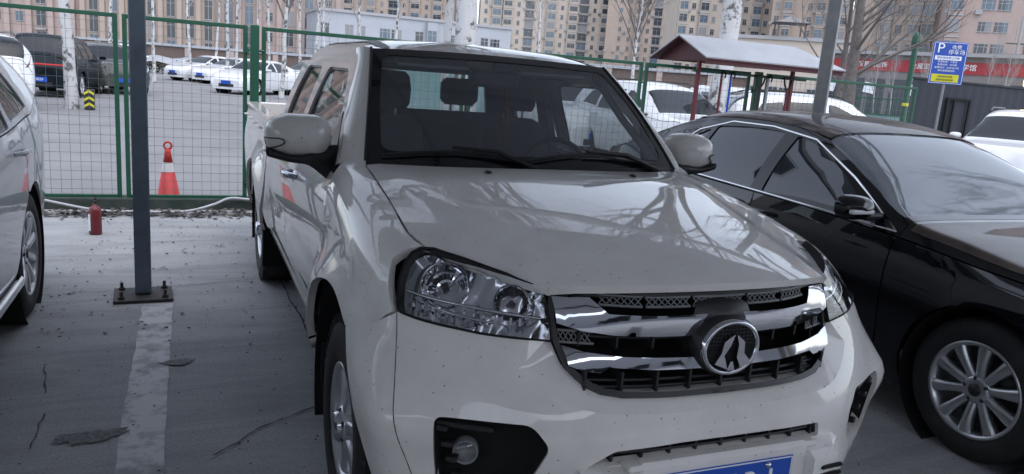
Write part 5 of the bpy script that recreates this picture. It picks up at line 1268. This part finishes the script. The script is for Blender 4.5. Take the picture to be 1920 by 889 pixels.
# ================================================================ bare trees
def tree_mesh(seed, H, r0, kind, dense=1.0):
    r = random.Random(seed); tr = MB(); br = MB(); pts = []; p = Vector((0,0,0)); n = 12; lean = Vector((r.uniform(-.04,.04), r.uniform(-.04,.04), 0))
    for k in range(n+1): pts.append(p.copy()); p = p+Vector((r.uniform(-.05,.05), r.uniform(-.05,.05), H/n))+lean*H/n
    rs = [r0*(1.25 if k == 0 else 1)*(1-.80*(k/n)**1.1) for k in range(n+1)]
    tr.tube(pts, rs, 10)
    def branch(p, d, L, rad, lv):
        P = [p]; q = p; m_ = 5
        for k in range(m_):
            d = (d+Vector((r.uniform(-.16,.16), r.uniform(-.16,.16), .06+r.uniform(-.04,.10)))).normalized(); q = q+d*L/m_; P.append(q)
        br.tube(P, [rad*(1-.8*k/m_) for k in range(m_+1)], 5 if lv < 2 else 3, cap=False)
        if lv < 3:
            for k in range((5,4,3)[lv]):
                t = r.uniform(.25,.98); i = min(m_-1, int(t*m_)); s = P[i].lerp(P[i+1], t*m_-i); ax = d.cross(Vector((r.uniform(-1,1), r.uniform(-1,1), r.uniform(-.3,1)))).normalized(); nd = (Matrix.Rotation(r.uniform(.4,.9),3,ax) @ d).normalized(); branch(s, nd, L*r.uniform(.42,.65), rad*.5*(1-.5*t), lv+1)
    start = (.38 if dense == 1 else .31) if kind == 'p' else .22; nb = int((20 if kind == 'p' else 13)*dense)
    for k in range(nb):
        t = start+(1-start)*(k+r.random()*.8)/nb; t = min(t,.98); i = min(n-1, int(t*n)); s = pts[i].lerp(pts[i+1], t*n-i); a = r.uniform(0,2*PI); up = 1.5 if kind == 'p' else .75
        branch(s, Vector((math.cos(a), math.sin(a), up)).normalized(), H*((.30 if dense == 1 else .42) if kind == 'p' else .46)*(1.1-.6*t), min(rs[i]*.8, (rs[i]*(.45 if kind == 'p' else .60))*(1.25 if dense > 1 and kind == 'p' else (.62 if dense > 1 else 1))), 0)
    return tr, br
def tree(seed, H, r0, kind, label, u, D, cat='tree', group=None, bark=None, name='poplar_tree', twig=None, dense=1.0):
    tr, br = tree_mesh(seed, H, r0, kind, dense); t = thing(name, label, cat, at(u, D), 0, group); tr.build('trunk', bark or M['bark'], t); br.build('crown', twig or M['twig'], t); return t
G_ = 'bare white poplars in and beyond the car park'
M['pale_twig'] = mat('pale_twig_bark', (.30,.28,.27), .85)
a0 = tree(1, 11.5, .23, 'p', 'thick white poplar with black bark scars above the pickup roof, right of its slim neighbour', 874, 14.2, group=G_, dense=2.4)
a1 = tree(2, 12.5, .23, 'p', 'thick white poplar rising behind the left half of the tool-rack roof', 1348, 14.8, group=G_, dense=2.2)
b0 = tree(3, 10.5, .145, 'p', 'white poplar with chevron guard in front of the dark SUV', 131, 18.3, group=G_)
c0 = tree(4, 10, .10, 'p', 'slim white poplar just left of the thick one above the pickup roof', 838, 16.5, group=G_, dense=1.8)
d0 = tree(6, 9, .085, 'p', 'slim pale poplar just right of the blue-grey post', 288, 36, group=G_, twig=M['pale_twig'])
d1 = tree(7, 8, .075, 'p', 'forked pale sapling above the pickup roof in front of the white building', 676, 30, group=G_, twig=M['pale_twig'])
def again(src, u, D, rz, s, label): c = copy_tree(src); c.location = at(u, D); c.rotation_euler = (0,0,rz); c.scale = (s,s,s); c['label'] = label
again(d0, 357, 42, 1.0, 1.0, 'slim poplar at the left end of the hedge'); again(d1, 402, 44, 2.0, 1.1, 'slim poplar between hedge and the far white saloons'); again(d0, 427, 38, 3.0, 1.15, 'pale poplar in front of the far white saloons')
again(d1, 447, 34, 4.0, 1.0, 'thin poplar just left of the gate post'); again(c0, 528, 31, 1.6, .95, 'white poplar in front of the side-on white SUV'); again(d0, 505, 46, 2.6, 1.1, 'thin poplar between gate post and the side-on SUV')
again(d1, 560, 42, .6, 1.2, 'thin poplar just left of the pickup cab roof'); again(d0, 590, 48, 5.0, 1.2, 'thin poplar at the left end of the white building'); again(d1, 738, 34, 3.3, 1.1, 'slim poplar in front of the middle of the white building')
again(d0, 205, 44, 4.1, 1.2, 'slim poplar behind the grey-green SUV'); again(d1, 610, 60, 4.4, 1.2, 'far thin poplar beside the white building corner'); again(d0, 480, 60, 5.5, 1.2, 'far thin poplar right above the gate post')
again(c0, 1180, 40, 2.2, 1.0, 'bare poplar in front of the slim tan tower'); again(d0, 1010, 46, 1.2, 1.1, 'thin poplar above the pickup roof centre')
tree(12, 9.5, .24, 'o', 'spreading dark bare tree right of the grey post, behind the white wagon', 1590, 27, bark=M['dark_bark'], name='bare_tree', dense=1.5)
tree(13, 8.5, .16, 'o', 'smaller dark bare tree just left of the spreading one', 1572, 33, bark=M['dark_bark'], name='bare_tree', dense=1.5)
tree(15, 9.5, .26, 'o', 'bare tree outside the right edge, mirrored in the black sedan windscreen', 1960, 10, bark=M['dark_bark'], name='bare_tree').location = (11.5, 1.2, 0)
gk = 'young bare trees in front of the shops'
e0 = tree(14, 5.5, .05, 'p', 'young bare tree in front of the left end of the red banner', 1640, 48, group=gk, bark=M['pale_twig'], name='young_tree', twig=M['pale_twig'])
for k, (u, lb) in enumerate(((1672,'young bare tree left of the green street post'),(1728,'young bare tree right of the green street post'),(1835,'young bare tree right of the parking sign'),(1870,'young bare tree near the utility pole'))): again(e0, u, 48-k, k*1.3, 1.0+.06*k, lb)
